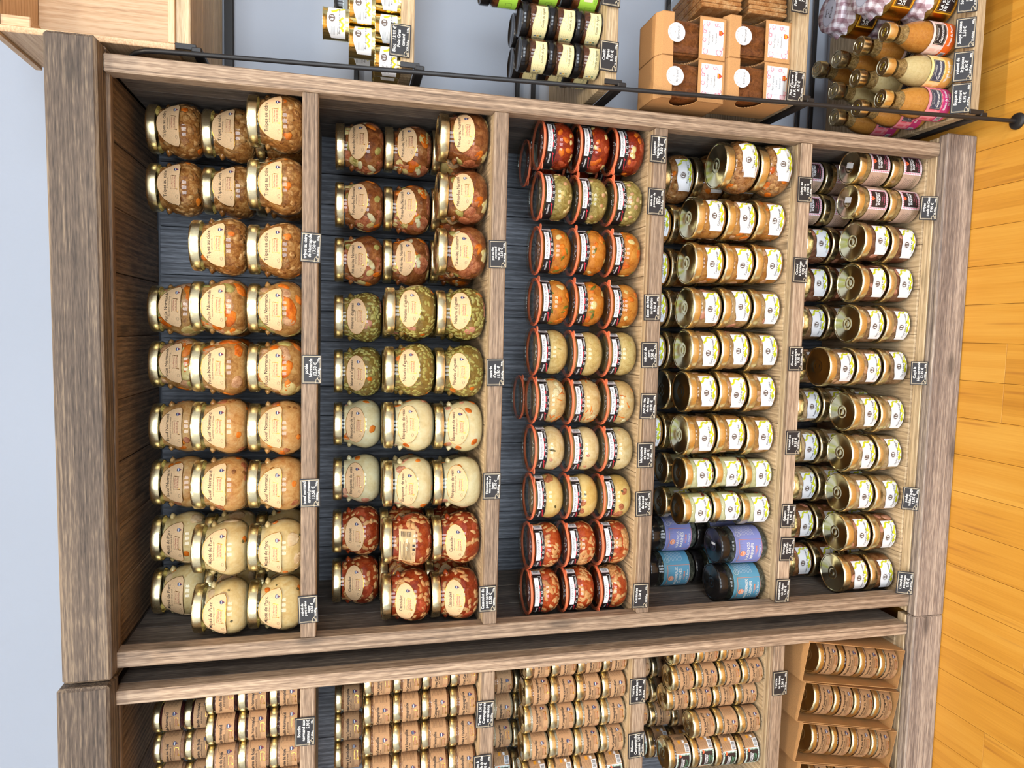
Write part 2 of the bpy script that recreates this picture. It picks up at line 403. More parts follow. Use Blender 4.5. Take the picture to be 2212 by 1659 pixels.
class Print:
    def __init__(s, mats): s.mats = mats; s.p = []          # (layer, material index, verts, faces)
    def mi(s, m):
        if m not in s.mats: s.mats.append(m)
        return s.mats.index(m)
    def area(s, m, x0, x1, lo, hi, n=22, rows=4, layer=0):
        vs = []
        for i in range(n + 1):
            x = x0 + (x1 - x0) * i / n; a, b = lo(x), hi(x)
            vs += [(x, a + (b - a) * j / rows) for j in range(rows + 1)]
        q = rows + 1
        s.p.append((layer, s.mi(m), vs, [(i * q + j, (i + 1) * q + j, (i + 1) * q + j + 1, i * q + j + 1) for i in range(n) for j in range(rows)]))
    def rect(s, m, x, y, w, h, layer=1):
        s.area(m, x - w / 2, x + w / 2, lambda t: y - h / 2, lambda t: y + h / 2, max(1, int(w / 0.006)), 1, layer)
    def oval(s, m, x, y, rx, ry, layer=1, n=20):
        vs = [(x, y)] + [(x + rx * math.cos(2 * math.pi * k / n), y + ry * math.sin(2 * math.pi * k / n)) for k in range(n)]
        s.p.append((layer, s.mi(m), vs, [(0, 1 + k, 1 + (k + 1) % n) for k in range(n)]))
    def ringo(s, m, x, y, rx, ry, t, layer=1, n=28, a0=0.0, a1=2 * math.pi):
        vs = []
        for k in range(n + 1):
            a = a0 + (a1 - a0) * k / n
            vs += [(x + rx * math.cos(a), y + ry * math.sin(a)), (x + (rx - t) * math.cos(a), y + (ry - t) * math.sin(a))]
        s.p.append((layer, s.mi(m), vs, [(2 * k, 2 * k + 2, 2 * k + 3, 2 * k + 1) for k in range(n)]))
    def poly(s, m, pts, layer=1):
        tri = tessellate_polygon([[Vector((p[0], p[1], 0)) for p in pts]])
        s.p.append((layer, s.mi(m), list(pts), [tuple(t) for t in tri]))
    def frame(s, m, x, y, w, h, t, layer=1):
        s.rect(m, x, y + h / 2 - t / 2, w, t, layer); s.rect(m, x, y - h / 2 + t / 2, w, t, layer)
        s.rect(m, x - w / 2 + t / 2, y, t, h - 2 * t, layer); s.rect(m, x + w / 2 - t / 2, y, t, h - 2 * t, layer)
    def stroke(s, m, pts, t, layer=1):
        vs = []
        for i, p in enumerate(pts):
            a = pts[max(0, i - 1)]; b = pts[min(len(pts) - 1, i + 1)]
            dx, dy = b[0] - a[0], b[1] - a[1]; d = math.hypot(dx, dy) or 1
            vs += [(p[0] - dy / d * t / 2, p[1] + dx / d * t / 2), (p[0] + dy / d * t / 2, p[1] - dx / d * t / 2)]
        s.p.append((layer, s.mi(m), vs, [(2 * i, 2 * i + 2, 2 * i + 3, 2 * i + 1) for i in range(len(pts) - 1)]))
    def text(s, m, body, x, y, h, maxw=None, align=0, bold=0.0, shear=0.0, rot=0.0, layer=2):
        """h is the capital height; align -1 left, 0 centre, 1 right; long lines are condensed to maxw"""
        vs, fs, wd = glyphs(body, bold)
        k = h / 0.70; kx = k
        if maxw and wd * k > maxw: kx = maxw / wd
        ox = {-1: 0, 0: -wd * kx / 2, 1: -wd * kx}[align]
        ca, sa = math.cos(rot), math.sin(rot); out = []
        for a, b in vs:
            px, py = ox + a * kx + shear * b * k, b * k
            out.append((x + px * ca - py * sa, y + px * sa + py * ca))
        s.p.append((layer, s.mi(m), out, fs))
    def barcode(s, x, y, w, h, vertical=False, layer=2, m=None):
        r = random.Random(int(x * 1e4) + 5); t = -0.5
        while t < 0.46:
            q = r.choice((0.02, 0.03, 0.05))
            if vertical: s.rect(m or INK, x, y + (t + q / 2) * h, w, q * h, layer)
            else: s.rect(m or INK, x + (t + q / 2) * w, y, q * w, h, layer)
            t += q + r.choice((0.025, 0.04, 0.06))
    def lines(s, m, x, y, w, h, n, t, layer=2):
        for k in range(n): s.rect(m, x - w * 0.06 * ((k * 7) % 3) / 2, y + h / 2 - h * k / max(1, n - 1), w * (1 - 0.06 * ((k * 7) % 3)), t, layer)
    def wrap(s, prof, name, eps=0.0004, r0=None, mats=None):
        """bend round a vertical axis; s runs along the surface from the front (-y), t is height"""
        b = MB(); R = r0 or max(r for r, z in prof)
        for la, mi, vs, fs in s.p:
            e = eps + 0.00028 * la; out = []
            for x, t in vs:
                r = rad(prof, t) + e; a = x / r; out.append((r * math.sin(a), -r * math.cos(a), t))
            b.add(out, fs, mi)
        return b.mesh(name, s.mats, 9, recalc=False)
    def flatmesh(s, name, thick=0.0):
        b = MB()
        for la, mi, vs, fs in s.p: b.add([(x, -0.00022 * la - 0.0002, t) for x, t in vs], fs, mi)
        return b
def rad(prof, z):
    if z <= prof[0][1]: return prof[0][0]
    for (r0, z0), (r1, z1) in zip(prof, prof[1:]):
        if z0 <= z <= z1 and z1 > z0: return r0 + (r1 - r0) * (z - z0) / (z1 - z0)
    return prof[-1][0]
# ------------------------------------------------------------------ the room
WALLY = 0.40
def slab(name, lo, hi, mat):
    c = [(a + q) / 2 for a, q in zip(lo, hi)]; m = MB(); m.box((0, 0, 0), [q - a for a, q in zip(lo, hi)]); return struct(m.build(name, mat, None, c))
floor = slab('floor', (-3.2, -4.0, -0.06), (2.4, 0.40, -0.008), flat('screed', (120, 90, 50), 0.8))
PW = 0.0866
rngf = random.Random(3)
plank_me = {}
def fplank(x, y0, y1):
    L = round(y1 - y0, 3)
    if L not in plank_me:
        m = MB(); m.box((0, 0, 0), (PW - 0.0007, L - 0.0007, 0.008), 0.0004); plank_me[L] = m.mesh('floor_plank', [MATS['bamboo']])
    link('floor_plank', plank_me[L], floor, (x + PW / 2 + 0.4, (y0 + y1) / 2 + 1.8, 0.03))   # floor's own frame: centre (-0.4, -1.8, -0.034)
x = -0.0186 - PW * 22
while x < 1.2:
    y = 0.38
    k = rngf.random() * 0.7 + 0.25
    joints = [0.38, -0.02 - k * 0.5]
    if abs(x + PW / 2 + 0.58) < PW: joints = [0.38, -0.1328]
    while joints[-1] > -2.2: joints.append(joints[-1] - 0.96)
    for a, b2 in zip(joints, joints[1:]): fplank(x, b2, a)
    x += PW
slab('wall_back', (-3.2, WALLY, 0), (2.4, WALLY + 0.12, 3.0), MATS['wall_paint'])
slab('wall_left', (-3.32, -4.0, 0), (-3.2, WALLY, 3.0), MATS['wall_paint'])
slab('wall_right', (2.4, -4.0, 0), (2.52, WALLY, 3.0), MATS['wall_paint'])
slab('ceiling', (-3.2, -4.0, 3.0), (2.4, WALLY, 3.1), MATS['ceiling_paint'])
fw = MB()
xs = [-3.2] + [v for wx, ww in WINDOWS for v in (wx, wx + ww)] + [2.4]
for i in range(0, len(xs), 2): fw.box(((xs[i] + xs[i + 1]) / 2, -4.06, 1.5), (xs[i + 1] - xs[i], 0.12, 3.0))
for wx, ww in WINDOWS:
    fw.box((wx + ww / 2, -4.06, 0.35), (ww, 0.12, 0.7)); fw.box((wx + ww / 2, -4.06, 2.7), (ww, 0.12, 0.6))
struct(fw.build('wall_front', MATS['wall_paint']))
for k, (wx, ww) in enumerate(WINDOWS):
    m = MB()
    for cx_, cz_, sx_, sz_ in ((wx + 0.025, 1.55, 0.05, 1.7), (wx + ww - 0.025, 1.55, 0.05, 1.7), (wx + ww / 2, 0.725, ww, 0.05), (wx + ww / 2, 2.375, ww, 0.05), (wx + ww / 2, 1.55, 0.04, 1.7)):
        m.box((cx_, -4.02, cz_), (sx_, 0.06, sz_), 0.003)
    f = struct(m.build('window_%d' % (k + 1), flat('frame_white', (230, 230, 230), 0.5)))
    g = MB(); g.box((wx + ww / 2, -4.03, 1.55), (ww - 0.06, 0.006, 1.62)); g.build('pane', GLASS, f)
slab('baseboard_back', (0.05, WALLY - 0.014, 0), (2.4, WALLY, 0.09), flat('skirting', (196, 200, 206), 0.5))

# ------------------------------------------------------------------ the two shelving units
FLOORS = {1: 1.472, 2: 1.116, 3: 0.7805, 4: 0.4395, 5: 0.0860}
def shelving(name, label, x0, x1, beam_x, plinth_x, beam_y, beam_z, wstrip):
    """x0 right outer face, x1 left outer face"""
    u = thing(name, label, 'shelving unit')
    L, Rr = x1, x0
    board('cornice_beam', (beam_x[0], beam_y, beam_z[0]), (beam_x[1], 0.012, beam_z[1]), W('beam', 0), u, 0.005).rotation_euler = (0, -0.0075 if x0 > -.5 else 0, 0)
    board('cornice_end', (beam_x[1] - 0.018, 0.0125, 1.797), (beam_x[1], 0.386, beam_z[1] - 0.002), W('beam', 1), u, 0.002)
    board('cornice_end', (beam_x[0], 0.0125, 1.797), (beam_x[0] + 0.018, 0.386, beam_z[1] - 0.002), W('beam', 1), u, 0.002)
    board('cornice_cap', (beam_x[0] + 0.0185, 0.0125, 1.824), (beam_x[1] - 0.0185, 0.386, beam_z[1] - 0.004), W('beam', 0), u, 0.002)
    board('plinth_board', (plinth_x[0], -0.022, 0.0), (plinth_x[1], 0.0045, 0.0815), W('plinth', 0), u, 0.003)
    for sx, nm in ((Rr, 1), (L, -1)):
        a, b = (sx - wstrip, sx) if nm > 0 else (sx, sx + wstrip)
        board('front_post', (a, -0.004, 0.0822), (b, 0.03, 1.7965), W('brown', 2), u, 0.002)
        pa, pb = (sx - 0.0135, sx - 0.0005) if nm > 0 else (sx + 0.0005, sx + 0.0135)
        for y0, y1 in ((0.0302, 0.142), (0.1428, 0.252), (0.2528, 0.3595)):
            board('side_plank', (pa, y0, 0.0822), (pb, y1, 1.7965), W('side', 2), u, 0.0008)
    inl, inr = L + 0.0138, Rr - 0.0138
    il_, ir_ = inl, inr; inl, inr = L + 0.001, Rr - 0.001
    n = 13; bw = (inr - inl) / n
    for k in range(n):                                     # dark upright boards of the back
        j = 0.012 * ((k * 5) % 3 - 1)
        board('back_plank', (inl + bw * k + (j if k else 0) + 0.0006, 0.36 + 0.001 * ((k * 3) % 2), 0.04), (inl + bw * (k + 1) + (0.012 * (((k + 1) * 5) % 3 - 1) if k < n - 1 else 0) - 0.0006, 0.375, 1.797), W('slate', 2), u, 0.001)
    inl, inr = il_, ir_
    m = 9; bw = (inr - inl) / m
    for k in range(m):                                     # boards of the ceiling of the top bay
        board('roof_board', (inl + bw * k + 0.0006, 0.013, 1.8 + 0.0012 * (k % 2)), (inl + bw * (k + 1) - 0.0006, 0.3595, 1.8205), W('roof', 1), u, 0.0012)
    board('roof_trim', (inl, 0.0125, 1.7905), (inr, 0.0285, 1.7992), W('roof', 0), u, 0.001)
    for r in (1, 2, 3, 4):
        z = FLOORS[r]
        il, ir = L + wstrip + 0.0004, Rr - wstrip - 0.0004
        sh = link('shelf', None, u, (0, 0, 0)); sh.empty_display_size = 0.02
        board('shelf_rail', (il, -0.0022, z - 0.0285), (ir, 0.0105, z), W('brown', 0), sh, 0.0018)
        board('shelf_edging', (il, 0.011, z - 0.0285), (ir, 0.0298, z), W('pale', 0), sh, 0.0012)
        q = 10; bw = (inr - inl) / q
        for k in range(q):
            board('shelf_board', (inl + bw * k + 0.0004, 0.0304, z - 0.022), (inl + bw * (k + 1) - 0.0004, 0.359, z - 0.0001 * (k % 2)), W('pale', 1), sh, 0.0008)
    z = FLOORS[5]
    sh = link('shelf', None, u, (0, 0, 0)); sh.empty_display_size = 0.02
    board('shelf_edging', (plinth_x[0] + 0.004, 0.005, 0.0), (plinth_x[1] - 0.004, 0.030, 0.0818), W('pale', 0), sh, 0.0012)
    q = 10; bw = (inr - inl) / q
    for k in range(q):
        board('shelf_board', (inl + bw * k + 0.0004, 0.0304, z - 0.024), (inl + bw * (k + 1) - 0.0004, 0.359, z - 0.0001 * (k % 2)), W('pale', 1), sh, 0.0008)
    return u
shelving('shelving_unit', 'tall brown-stained wooden shelving unit of five bays in the middle', 0.0, -1.08, (-1.0878, 0.0163), (-1.0996, 0.0172), -0.036, (1.793, 1.8718), 0.030)
shelving('shelving_unit', 'brown-stained wooden shelving unit cut off by the left end', -1.1235, -2.2, (-2.21, -1.0935), (-2.21, -1.1008), -0.043, (1.791, 1.8745), 0.026)
# ------------------------------------------------------------------ jars: profiles (radius, height)
PROF = {
 'pot': [(0, .0015), (.030, .0), (.037, .002), (.046, .008), (.0525, .0175), (.0553, .030), (.0550, .038), (.0525, .049), (.0485, .0585), (.0450, .066), (.0432, .073), (.0425, .079), (.0425, .0835)],
 'weck': [(0, .001), (.029, .0), (.034, .0015), (.0425, .0075), (.0480, .0165), (.0498, .026), (.0490, .0345), (.0470, .0405), (.0455, .0430), (.0455, .0620), (.0480, .0645), (.0485, .0668)],
 'tub': [(0, .001), (.034, .0), (.040, .0018), (.0435, .0060), (.0446, .0125), (.0446, .0480), (.0436, .0520), (.0425, .0545), (.0425, .0575)],
 'giz': [(0, .001), (.027, .0), (.0315, .0018), (.0350, .0060), (.0358, .0120), (.0358, .0490), (.0348, .0530), (.0340, .0550), (.0340, .0585)],
 'tall': [(0, .001), (.029, .0), (.034, .0018), (.0370, .0060), (.0380, .0120), (.0380, .0620), (.0370, .0660), (.0358, .0685), (.0358, .0715)],
 'round': [(0, .0015), (.034, .0), (.042, .002), (.0515, .0085), (.0575, .0185), (.0593, .029), (.0575, .0410), (.0530, .0510), (.0480, .0580), (.0460, .0620), (.0460, .0665)],
 'dark': [(0, .001), (.034, .0), (.039, .0018), (.0422, .0070), (.0430, .0140), (.0430, .0820), (.0415, .0900), (.0385, .0960), (.0385, .1010)],
 'ter': [(0, .001), (.022, .0), (.0260, .0015), (.0285, .0050), (.0292, .0090), (.0292, .0400), (.0285, .0425), (.0278, .0440), (.0278, .0465)],
 'abo': [(0, .001), (.028, .0), (.0315, .0015), (.0345, .0050), (.0352, .0090), (.0352, .0400), (.0345, .0425), (.0336, .0440), (.0336, .0465)],
}
HT = dict(pot=.1, weck=.078, tub=.0735, giz=.0735, tall=.0875, round=.0835, dark=.12, ter=.0585, abo=.0585)
LID = dict(pot=(.0470, .0828), tub=(.0463, .0562), giz=(.0368, .0570), tall=(.0387, .0702), round=(.0495, .0650), dark=(.0420, .0995), ter=(.0300, .0455), abo=(.0362, .0455))

def lid_mesh(kind):
    R, z0 = LID[kind]; h = HT[kind]; m = MB()
    m.lathe([(R - .0022, z0), (R - .0005, z0 - .0004), (R, z0 + .0008), (R, h - .0042), (R - .0004, h - .0016), (R - .0022, h)], 44, 0)
    m.lathe([(R - .0022, h), (R - .0040, h), (R - .0052, h - .0012), (R * .37, h - .0012), (R * .355, h - .0009), (R * .32, h - .0009), (R * .305, h - .0012), (R * .20, h - .0012), (R * .185, h - .0009), (R * .15, h - .0009), (R * .135, h - .0012), (0, h - .0012)], 44, 1)
    a, b = (BLACKLID, BLACKLID) if kind == 'dark' else (GOLD, GOLDTOP)
    return m.mesh('lid', [a, b], 0.7)
def ears(m, r0, out, wy, wz):
    """the two pinched lugs of a pot jar"""
    for s in (-1, 1):
        vs = []
        for px, py, pz in ICO[2][0]:
            k = 1 - .70 * max(0, px) ** 1.6
            vs.append((s * (r0 + px * (out if px > 0 else .006)), py * wy * k, .0655 + pz * wz * k + .002 * max(0, px)))
        m.add(vs, ICO[2][1], 0)
def glass_mesh(kind):
    m = MB(); p = PROF[kind]
    m.lathe(p, 48, 0)
    if kind == 'pot':
        ears(m, .0436, .0098, .0140, .0080)
    return m.mesh('glass', [GLASS], 9)

# ---- fillings: a body of sauce plus pieces pressed against the glass
def F(name, *cols, **k): return food('food_' + name, cols, **k)
CARROT = F('carrot', (186, 78, 14), (224, 112, 28), (236, 140, 52), scale=40)
MEAT = F('meat', (132, 66, 42), (178, 100, 66), (206, 138, 98), scale=90)
PORK = F('pork', (176, 118, 84), (210, 156, 116), (228, 184, 146), scale=80)
PINK = F('pink_meat', (186, 112, 90), (212, 142, 116), (226, 168, 140), scale=60)
POTATO = F('potato', (198, 164, 96), (222, 194, 128), (234, 212, 156), scale=40)
ONION = F('onion', (200, 178, 128), (222, 204, 160), (234, 222, 190), scale=60)
CABB = F('cabbage', (142, 128, 62), (172, 156, 86), (198, 182, 118), scale=90)
TRIPE = F('tripe', (150, 96, 52), (192, 138, 84), (216, 172, 118), scale=110)
TRIPED = F('tripe_dark', (104, 58, 26), (146, 90, 44), (176, 118, 66), scale=110)
GBEAN = F('flageolet', (150, 136, 70), (178, 162, 90), (198, 184, 116), scale=30)
WBEAN = F('white_bean', (196, 128, 76), (216, 156, 102), (228, 180, 130), scale=30)
SAUS = F('sausage', (150, 52, 28), (182, 74, 44), (200, 104, 70), scale=50)
GREEN = F('greens', (74, 78, 26), (112, 112, 40), (150, 146, 66), scale=90)
HERB = F('herb', (60, 52, 30), (84, 74, 42), (120, 106, 66), scale=120)
def sauce(name, *c, **k): return F('sauce_' + name, *c, **k)
# product: (sauce, fill height share, [(piece material, count, tangential, vertical, radial)], jar group word)
FILL = {
 'tripes': (sauce('tripes', (112, 62, 26), (160, 102, 50), (196, 146, 88), scale=90), .94, [(TRIPE, 60, .010, .008, .006), (TRIPED, 34, .009, .006, .006), (CARROT, 5, .009, .008, .004)]),
 'potee': (sauce('potee', (138, 88, 42), (182, 128, 72), (206, 162, 104), scale=50), .95, [(CARROT, 15, .019, .010, .007), (POTATO, 11, .016, .015, .008), (PORK, 13, .017, .013, .008), (CABB, 8, .017, .012, .005)]),
 'boeuf': (sauce('boeuf', (186, 122, 66), (212, 156, 96), (224, 180, 124), scale=45), .93, [(CARROT, 7, .007, .006, .004), (TRIPED, 5, .006, .005, .004), (MEAT, 5, .011, .009, .004)]),
 'porc': (sauce('porc', (212, 172, 112), (228, 196, 140), (236, 212, 164), scale=26), .92, [(F('pale_pork', (212, 168, 122), (224, 186, 146), (232, 204, 168), scale=40), 10, .014, .011, .004), (CARROT, 3, .008, .006, .004), (HERB, 5, .003, .0025, .003)]),
 'potfeu': (sauce('potfeu', (96, 46, 22), (138, 76, 38), (170, 110, 64), scale=50), .95, [(MEAT, 14, .019, .016, .008), (CARROT, 10, .017, .010, .008), (POTATO, 8, .015, .013, .008), (ONION, 7, .013, .006, .006), (CABB, 5, .013, .009, .005)]),
 'navarin': (sauce('navarin', (112, 84, 34), (140, 110, 52), (160, 130, 70), scale=60), .95, [(GBEAN, 330, .0060, .0038, .0042), (PINK, 4, .018, .013, .005), (CARROT, 5, .010, .007, .006)]),
 'blanq': (sauce('blanq', (222, 198, 150), (234, 214, 170), (240, 226, 190), scale=24), .93, [(CARROT, 7, .010, .007, .004), (PINK, 7, .009, .008, .003)]),
 'cass': (sauce('cass', (122, 36, 14), (156, 56, 24), (178, 82, 42), scale=55), .95, [(WBEAN, 130, .0104, .0060, .0054), (SAUS, 5, .019, .013, .006)]),
 'wlas': (sauce('wlas', (110, 28, 12), (146, 44, 20), (168, 66, 32), scale=70), .8, [(POTATO, 14, .007, .005, .003), (SAUS, 14, .010, .007, .005), (CARROT, 12, .008, .005, .004)]),
 'wsal': (sauce('wsal', (122, 100, 46), (158, 136, 74), (186, 166, 104), scale=80), .8, [(POTATO, 26, .007, .006, .005), (CABB, 22, .008, .004, .004), (PORK, 12, .006, .005, .004)]),
 'wcho': (sauce('wcho', (170, 92, 26), (204, 124, 44), (216, 146, 66), scale=55), .8, [(CARROT, 16, .009, .006, .004), (GREEN, 9, .009, .003, .004), (POTATO, 6, .008, .006, .004)]),
 'wmij': (sauce('wmij', (186, 152, 92), (206, 176, 114), (218, 192, 136), scale=90), .8, [(CABB, 14, .004, .0012, .002)]),
 'wmer': (sauce('wmer', (192, 152, 100), (212, 176, 122), (224, 196, 150), scale=45), .8, [(CARROT, 20, .009, .0016, .003), (ONION, 8, .009, .006, .003)]),
 'wbla': (sauce('wbla', (206, 172, 118), (222, 194, 146), (232, 210, 170), scale=40), .8, [(HERB, 4, .007, .002, .002), (PINK, 3, .005, .004, .002)]),
 'wpar': (sauce('wpar', (204, 160, 88), (222, 184, 112), (232, 202, 140), scale=22), .8, [(MEAT, 5, .010, .007, .003), (HERB, 5, .003, .002, .002)]),
 'wcas': (sauce('wcas', (146, 48, 18), (182, 72, 32), (198, 98, 52), scale=50), .8, [(WBEAN, 125, .0108, .0056, .0050), (SAUS, 4, .014, .010, .005)]),
 'ktri': (sauce('ktri', (118, 70, 36), (168, 112, 66), (196, 148, 100), scale=80), .9, [(TRIPE, 46, .011, .008, .006), (TRIPED, 22, .010, .007, .006), (CARROT, 6, .011, .007, .005)]),
 'kora': (sauce('kora', (146, 84, 34), (188, 124, 58), (206, 150, 88), scale=45), .95, [(PORK, 8, .013, .009, .005), (CARROT, 5, .009, .004, .004)]),
 'kcam': (sauce('kcam', (146, 102, 62), (184, 140, 92), (204, 168, 124), scale=45), .95, [(PINK, 6, .012, .007, .004)]),
 'kcid': (sauce('kcid', (142, 92, 42), (180, 128, 70), (200, 154, 98), scale=45), .95, [(PORK, 7, .013, .008, .004)]),
 'kges': (sauce('kges', (206, 196, 144), (222, 214, 168), (232, 226, 190), scale=30), .95, []),
 'jvin': (sauce('jvin', (84, 44, 28), (122, 74, 52), (152, 108, 82), scale=55), .95, [(PINK, 6, .012, .008, .004)]),
 'jbie': (sauce('jbie', (110, 74, 48), (152, 114, 82), (180, 146, 114), scale=50), .95, [(PORK, 6, .012, .008, .004)]),
 'jpou': (sauce('jpou', (150, 112, 72), (190, 154, 112), (212, 182, 144), scale=50), .95, [(ONION, 7, .009, .005, .004), (PORK, 5, .012, .008, .004)]),
 'jpom': (sauce('jpom', (102, 58, 28), (146, 94, 56), (172, 126, 86), scale=50), .95, [(PINK, 6, .012, .008, .004), (TRIPED, 5, .009, .005, .004)]),
 'jcae': (sauce('jcae', (122, 92, 50), (158, 126, 80), (184, 154, 110), scale=70), .95, [(TRIPE, 22, .008, .006, .004)]),
 'khar': (sauce('khar', (40, 42, 40), (70, 72, 68), (120, 122, 116), scale=60), .85, [(ONION, 6, .008, .004, .003)]),
 'kmaq': (sauce('kmaq', (36, 36, 32), (64, 64, 56), (110, 108, 96), scale=60), .85, [(HERB, 8, .008, .004, .003)]),
 'tbou': (sauce('tbou', (38, 12, 14), (58, 20, 22), (78, 32, 32), scale=60), .96, []),
 'tfoi': (sauce('tfoi', (170, 118, 92), (194, 144, 118), (208, 166, 142), scale=80), .96, []),
 'tcal': (sauce('tcal', (112, 66, 40), (150, 98, 66), (176, 128, 94), scale=80), .96, []),
 'tand': (sauce('tand', (122, 72, 46), (158, 104, 72), (190, 146, 110), scale=90), .96, []),
 'tcam': (sauce('tcam', (128, 80, 46), (166, 112, 70), (192, 146, 104), scale=80), .96, []),
 'tril': (sauce('tril', (168, 142, 112), (192, 170, 140), (210, 194, 170), scale=80), .96, []),
 'tliv': (sauce('tliv', (142, 112, 84), (168, 140, 112), (190, 168, 144), scale=80), .96, []),
 'tabo': (sauce('tabo', (84, 54, 32), (120, 82, 54), (150, 112, 80), scale=80), .96, []),
}
def contents_meshes(kind, prod, seed):
    """(sauce body, pieces) both inside the glass"""
    rs = random.getstate(); random.seed(seed)
    sc, share, pieces = FILL[prod]; p = PROF[kind]; gap = .0016
    top = p[-1][1] * share if kind != 'weck' else .0595
    inner = [(0, p[1][1] + .0022)] + [(max(.001, r - gap - .0014), z + (.0022 if k == 0 else 0)) for k, (r, z) in enumerate(p[1:]) if z < top - .001]
    rt = rad(p, top) - gap - .0014
    inner += [(rt, top), (rt * .9, top + .0006), (0, top + .0006)]
    m = MB(); m.lathe(inner, 40, 0)
    if kind == 'pot':
        ears(m, .0430, .0088, .0124, .0068)
    if kind == 'giz':                                      # dark gizzards under the pale fat
        m2 = MB(); m2.lathe([(0, .003), (.026, .003), (.0305, .004), (.0336, .008), (.0338, .017), (.033, .020), (0, .020)], 32, 0)
        m.v, m.f, m.m = m.v + [], m.f, m.m
        base = m.mesh('contents', [sc], 0.9)
        mm = MB()
        for k in range(26):
            a = random.uniform(0, 6.283); z = random.uniform(.006, .020)
            mm.blob((.0318 * math.sin(a), -.0318 * math.cos(a), z), .006, .0045, .0045, Matrix.Rotation(a, 3, 'Z'), 0, .4)
        clamp(mm, p, gap)
        random.setstate(rs)
        return base, mm.mesh('meat_pieces', [F('gizzard', (96, 32, 26), (138, 58, 46), (170, 96, 78), scale=70)], 9)
    body = m.mesh('contents', [sc], 0.9)
    if not pieces: random.setstate(rs); return body, None
    mm = MB(); mats = []
    for mt, n, a_, b_, c_ in pieces:
        mats.append(mt); mi = len(mats) - 1
        for k in range(n):
            an = random.uniform(0, 6.283); z = random.uniform(.004, top - .003); r = max(.004, rad(p, z) - gap - c_ * random.uniform(.55, .95))
            g = random.uniform(.7, 1.2)
            rot = Matrix.Rotation(an, 3, 'Z') @ Matrix.Rotation(random.uniform(-1.4, 1.4), 3, 'Y')
            mm.blob((r * math.sin(an), -r * math.cos(an), z), a_ * g, c_, b_ * g, rot, mi, .06 if n > 60 else .34 if n > 19 else .13, 1 if n > 19 else 2)
    clamp(mm, p, gap, top + .002)
    pc = mm.mesh('pieces', mats, 9)
    random.setstate(rs)
    return body, pc
def clamp(mm, p, gap, top=9):
    out = []
    for x, y, z in mm.v:
        z = max(.0026, min(z, top)); r = math.hypot(x, y); q = max(.002, rad(p, z) - gap)
        if r > q: x, y = x * q / r, y * q / r
        out.append((x, y, z))
    mm.v = out

# ---- labels
def emblem(P, x, y, s):
    """small blue, white and red regional badge"""
    P.poly(NAVY, [(x - .5 * s, y + .15 * s), (x - .25 * s, y + .5 * s), (x + .25 * s, y + .5 * s), (x + .5 * s, y + .15 * s), (x, y - .6 * s)], 2)
    P.rect(WHITE, x, y + .12 * s, .7 * s, .13 * s, 3); P.poly(RED, [(x + .02 * s, y - .1 * s), (x + .3 * s, y - .1 * s), (x, y - .48 * s)], 3)
def banner(P, x, y, w, words, gold=True):
    h = w * .36
    P.poly(FOIL if gold else INK, [(x - w * .56, y - h * .75), (x - w * .5, y - h * .1), (x - w * .5, y - h * .78), (x + w * .5, y - h * .55), (x + w * .56, y + h * .55), (x + w * .5, y + h * .3), (x + w * .5, y - h * .3), (x - w * .47, y - h * .52)], 2)
    P.frame(FOIL, x, y + h * .12, w, h * 1.1, .0004, 2)
    P.text(RED, words[0], x, y + h * .18, h * .30, w * .9); P.text(RED, words[1], x, y - h * .32, h * .30, w * .9)
MARM = ('Les Marmites', 'du Val de Sée'); TERR = ('Les Terrines', 'du Val de Sée')
def lab_half(title, sub):
    P = Print([CREAM]); z0, w, h = .0375, .0455, .0420
    def hi(x, g=0): return z0 + (h + g) * max(0, 1 - abs(x / (w + g)) ** 2.1) ** .52
    def lo(x, g=0): return z0 - g + .004 * max(0, abs(x) - .038) / .0075
    P.area(FOIL, -w - .0009, w + .0009, lambda x: lo(x, .0009), lambda x: max(lo(x, .0009), hi(x, .0009)), 30, 6, 0)
    P.area(CREAM, -w, w, lo, lambda x: max(lo(x), hi(x)), 30, 6, 1)
    P.text(INK, title, 0, z0 + .0255, .0062, .064, bold=.012); P.text(INK, sub, 0, z0 + .0205, .0026, .056)
    banner(P, .001, z0 + .0105, .026, MARM); emblem(P, .0285, z0 + .007, .0085); P.ringo(INK, -.0265, z0 + .0055, .0036, .0022, .0004, 2)
    return P
def lab_oval(title, sub):
    P = Print([CREAM]); c, w, h = .0545, .0425, .0195
    for mt, g, la in ((FOIL, .0009, 0), (CREAM, 0, 1)):
        P.area(mt, -w - g, w + g, lambda x, g=g: c - (h + g) * max(0, 1 - (x / (w + g)) ** 2) ** .55, lambda x, g=g: c + (h + g) * max(0, 1 - (x / (w + g)) ** 2) ** .55, 30, 5, la)
    P.text(INK, title, 0, c + .0062, .0058, .062, bold=.012); P.text(INK, sub, 0, c + .0018, .0025, .052)
    banner(P, -.001, c - .0072, .023, MARM); emblem(P, .026, c - .005, .0078); P.ringo(INK, -.0225, c - .009, .0034, .0021, .0004, 2)
    return P
def lab_back():
    P = Print([CREAM]); c = .0525
    P.rect(CREAM, 0, c, .072, .032, 0)
    P.lines(INK, -.010, c + .003, .042, .020, 9, .0006, 1); P.barcode(.026, c + .003, .011, .020, True, 1); P.rect(INK, .004, c - .012, .005, .005, 1); P.rect(INK, -.004, c - .012, .005, .005, 1)
    P.ringo(INK, -.014, c - .012, .003, .003, .0004, 1)
    return P
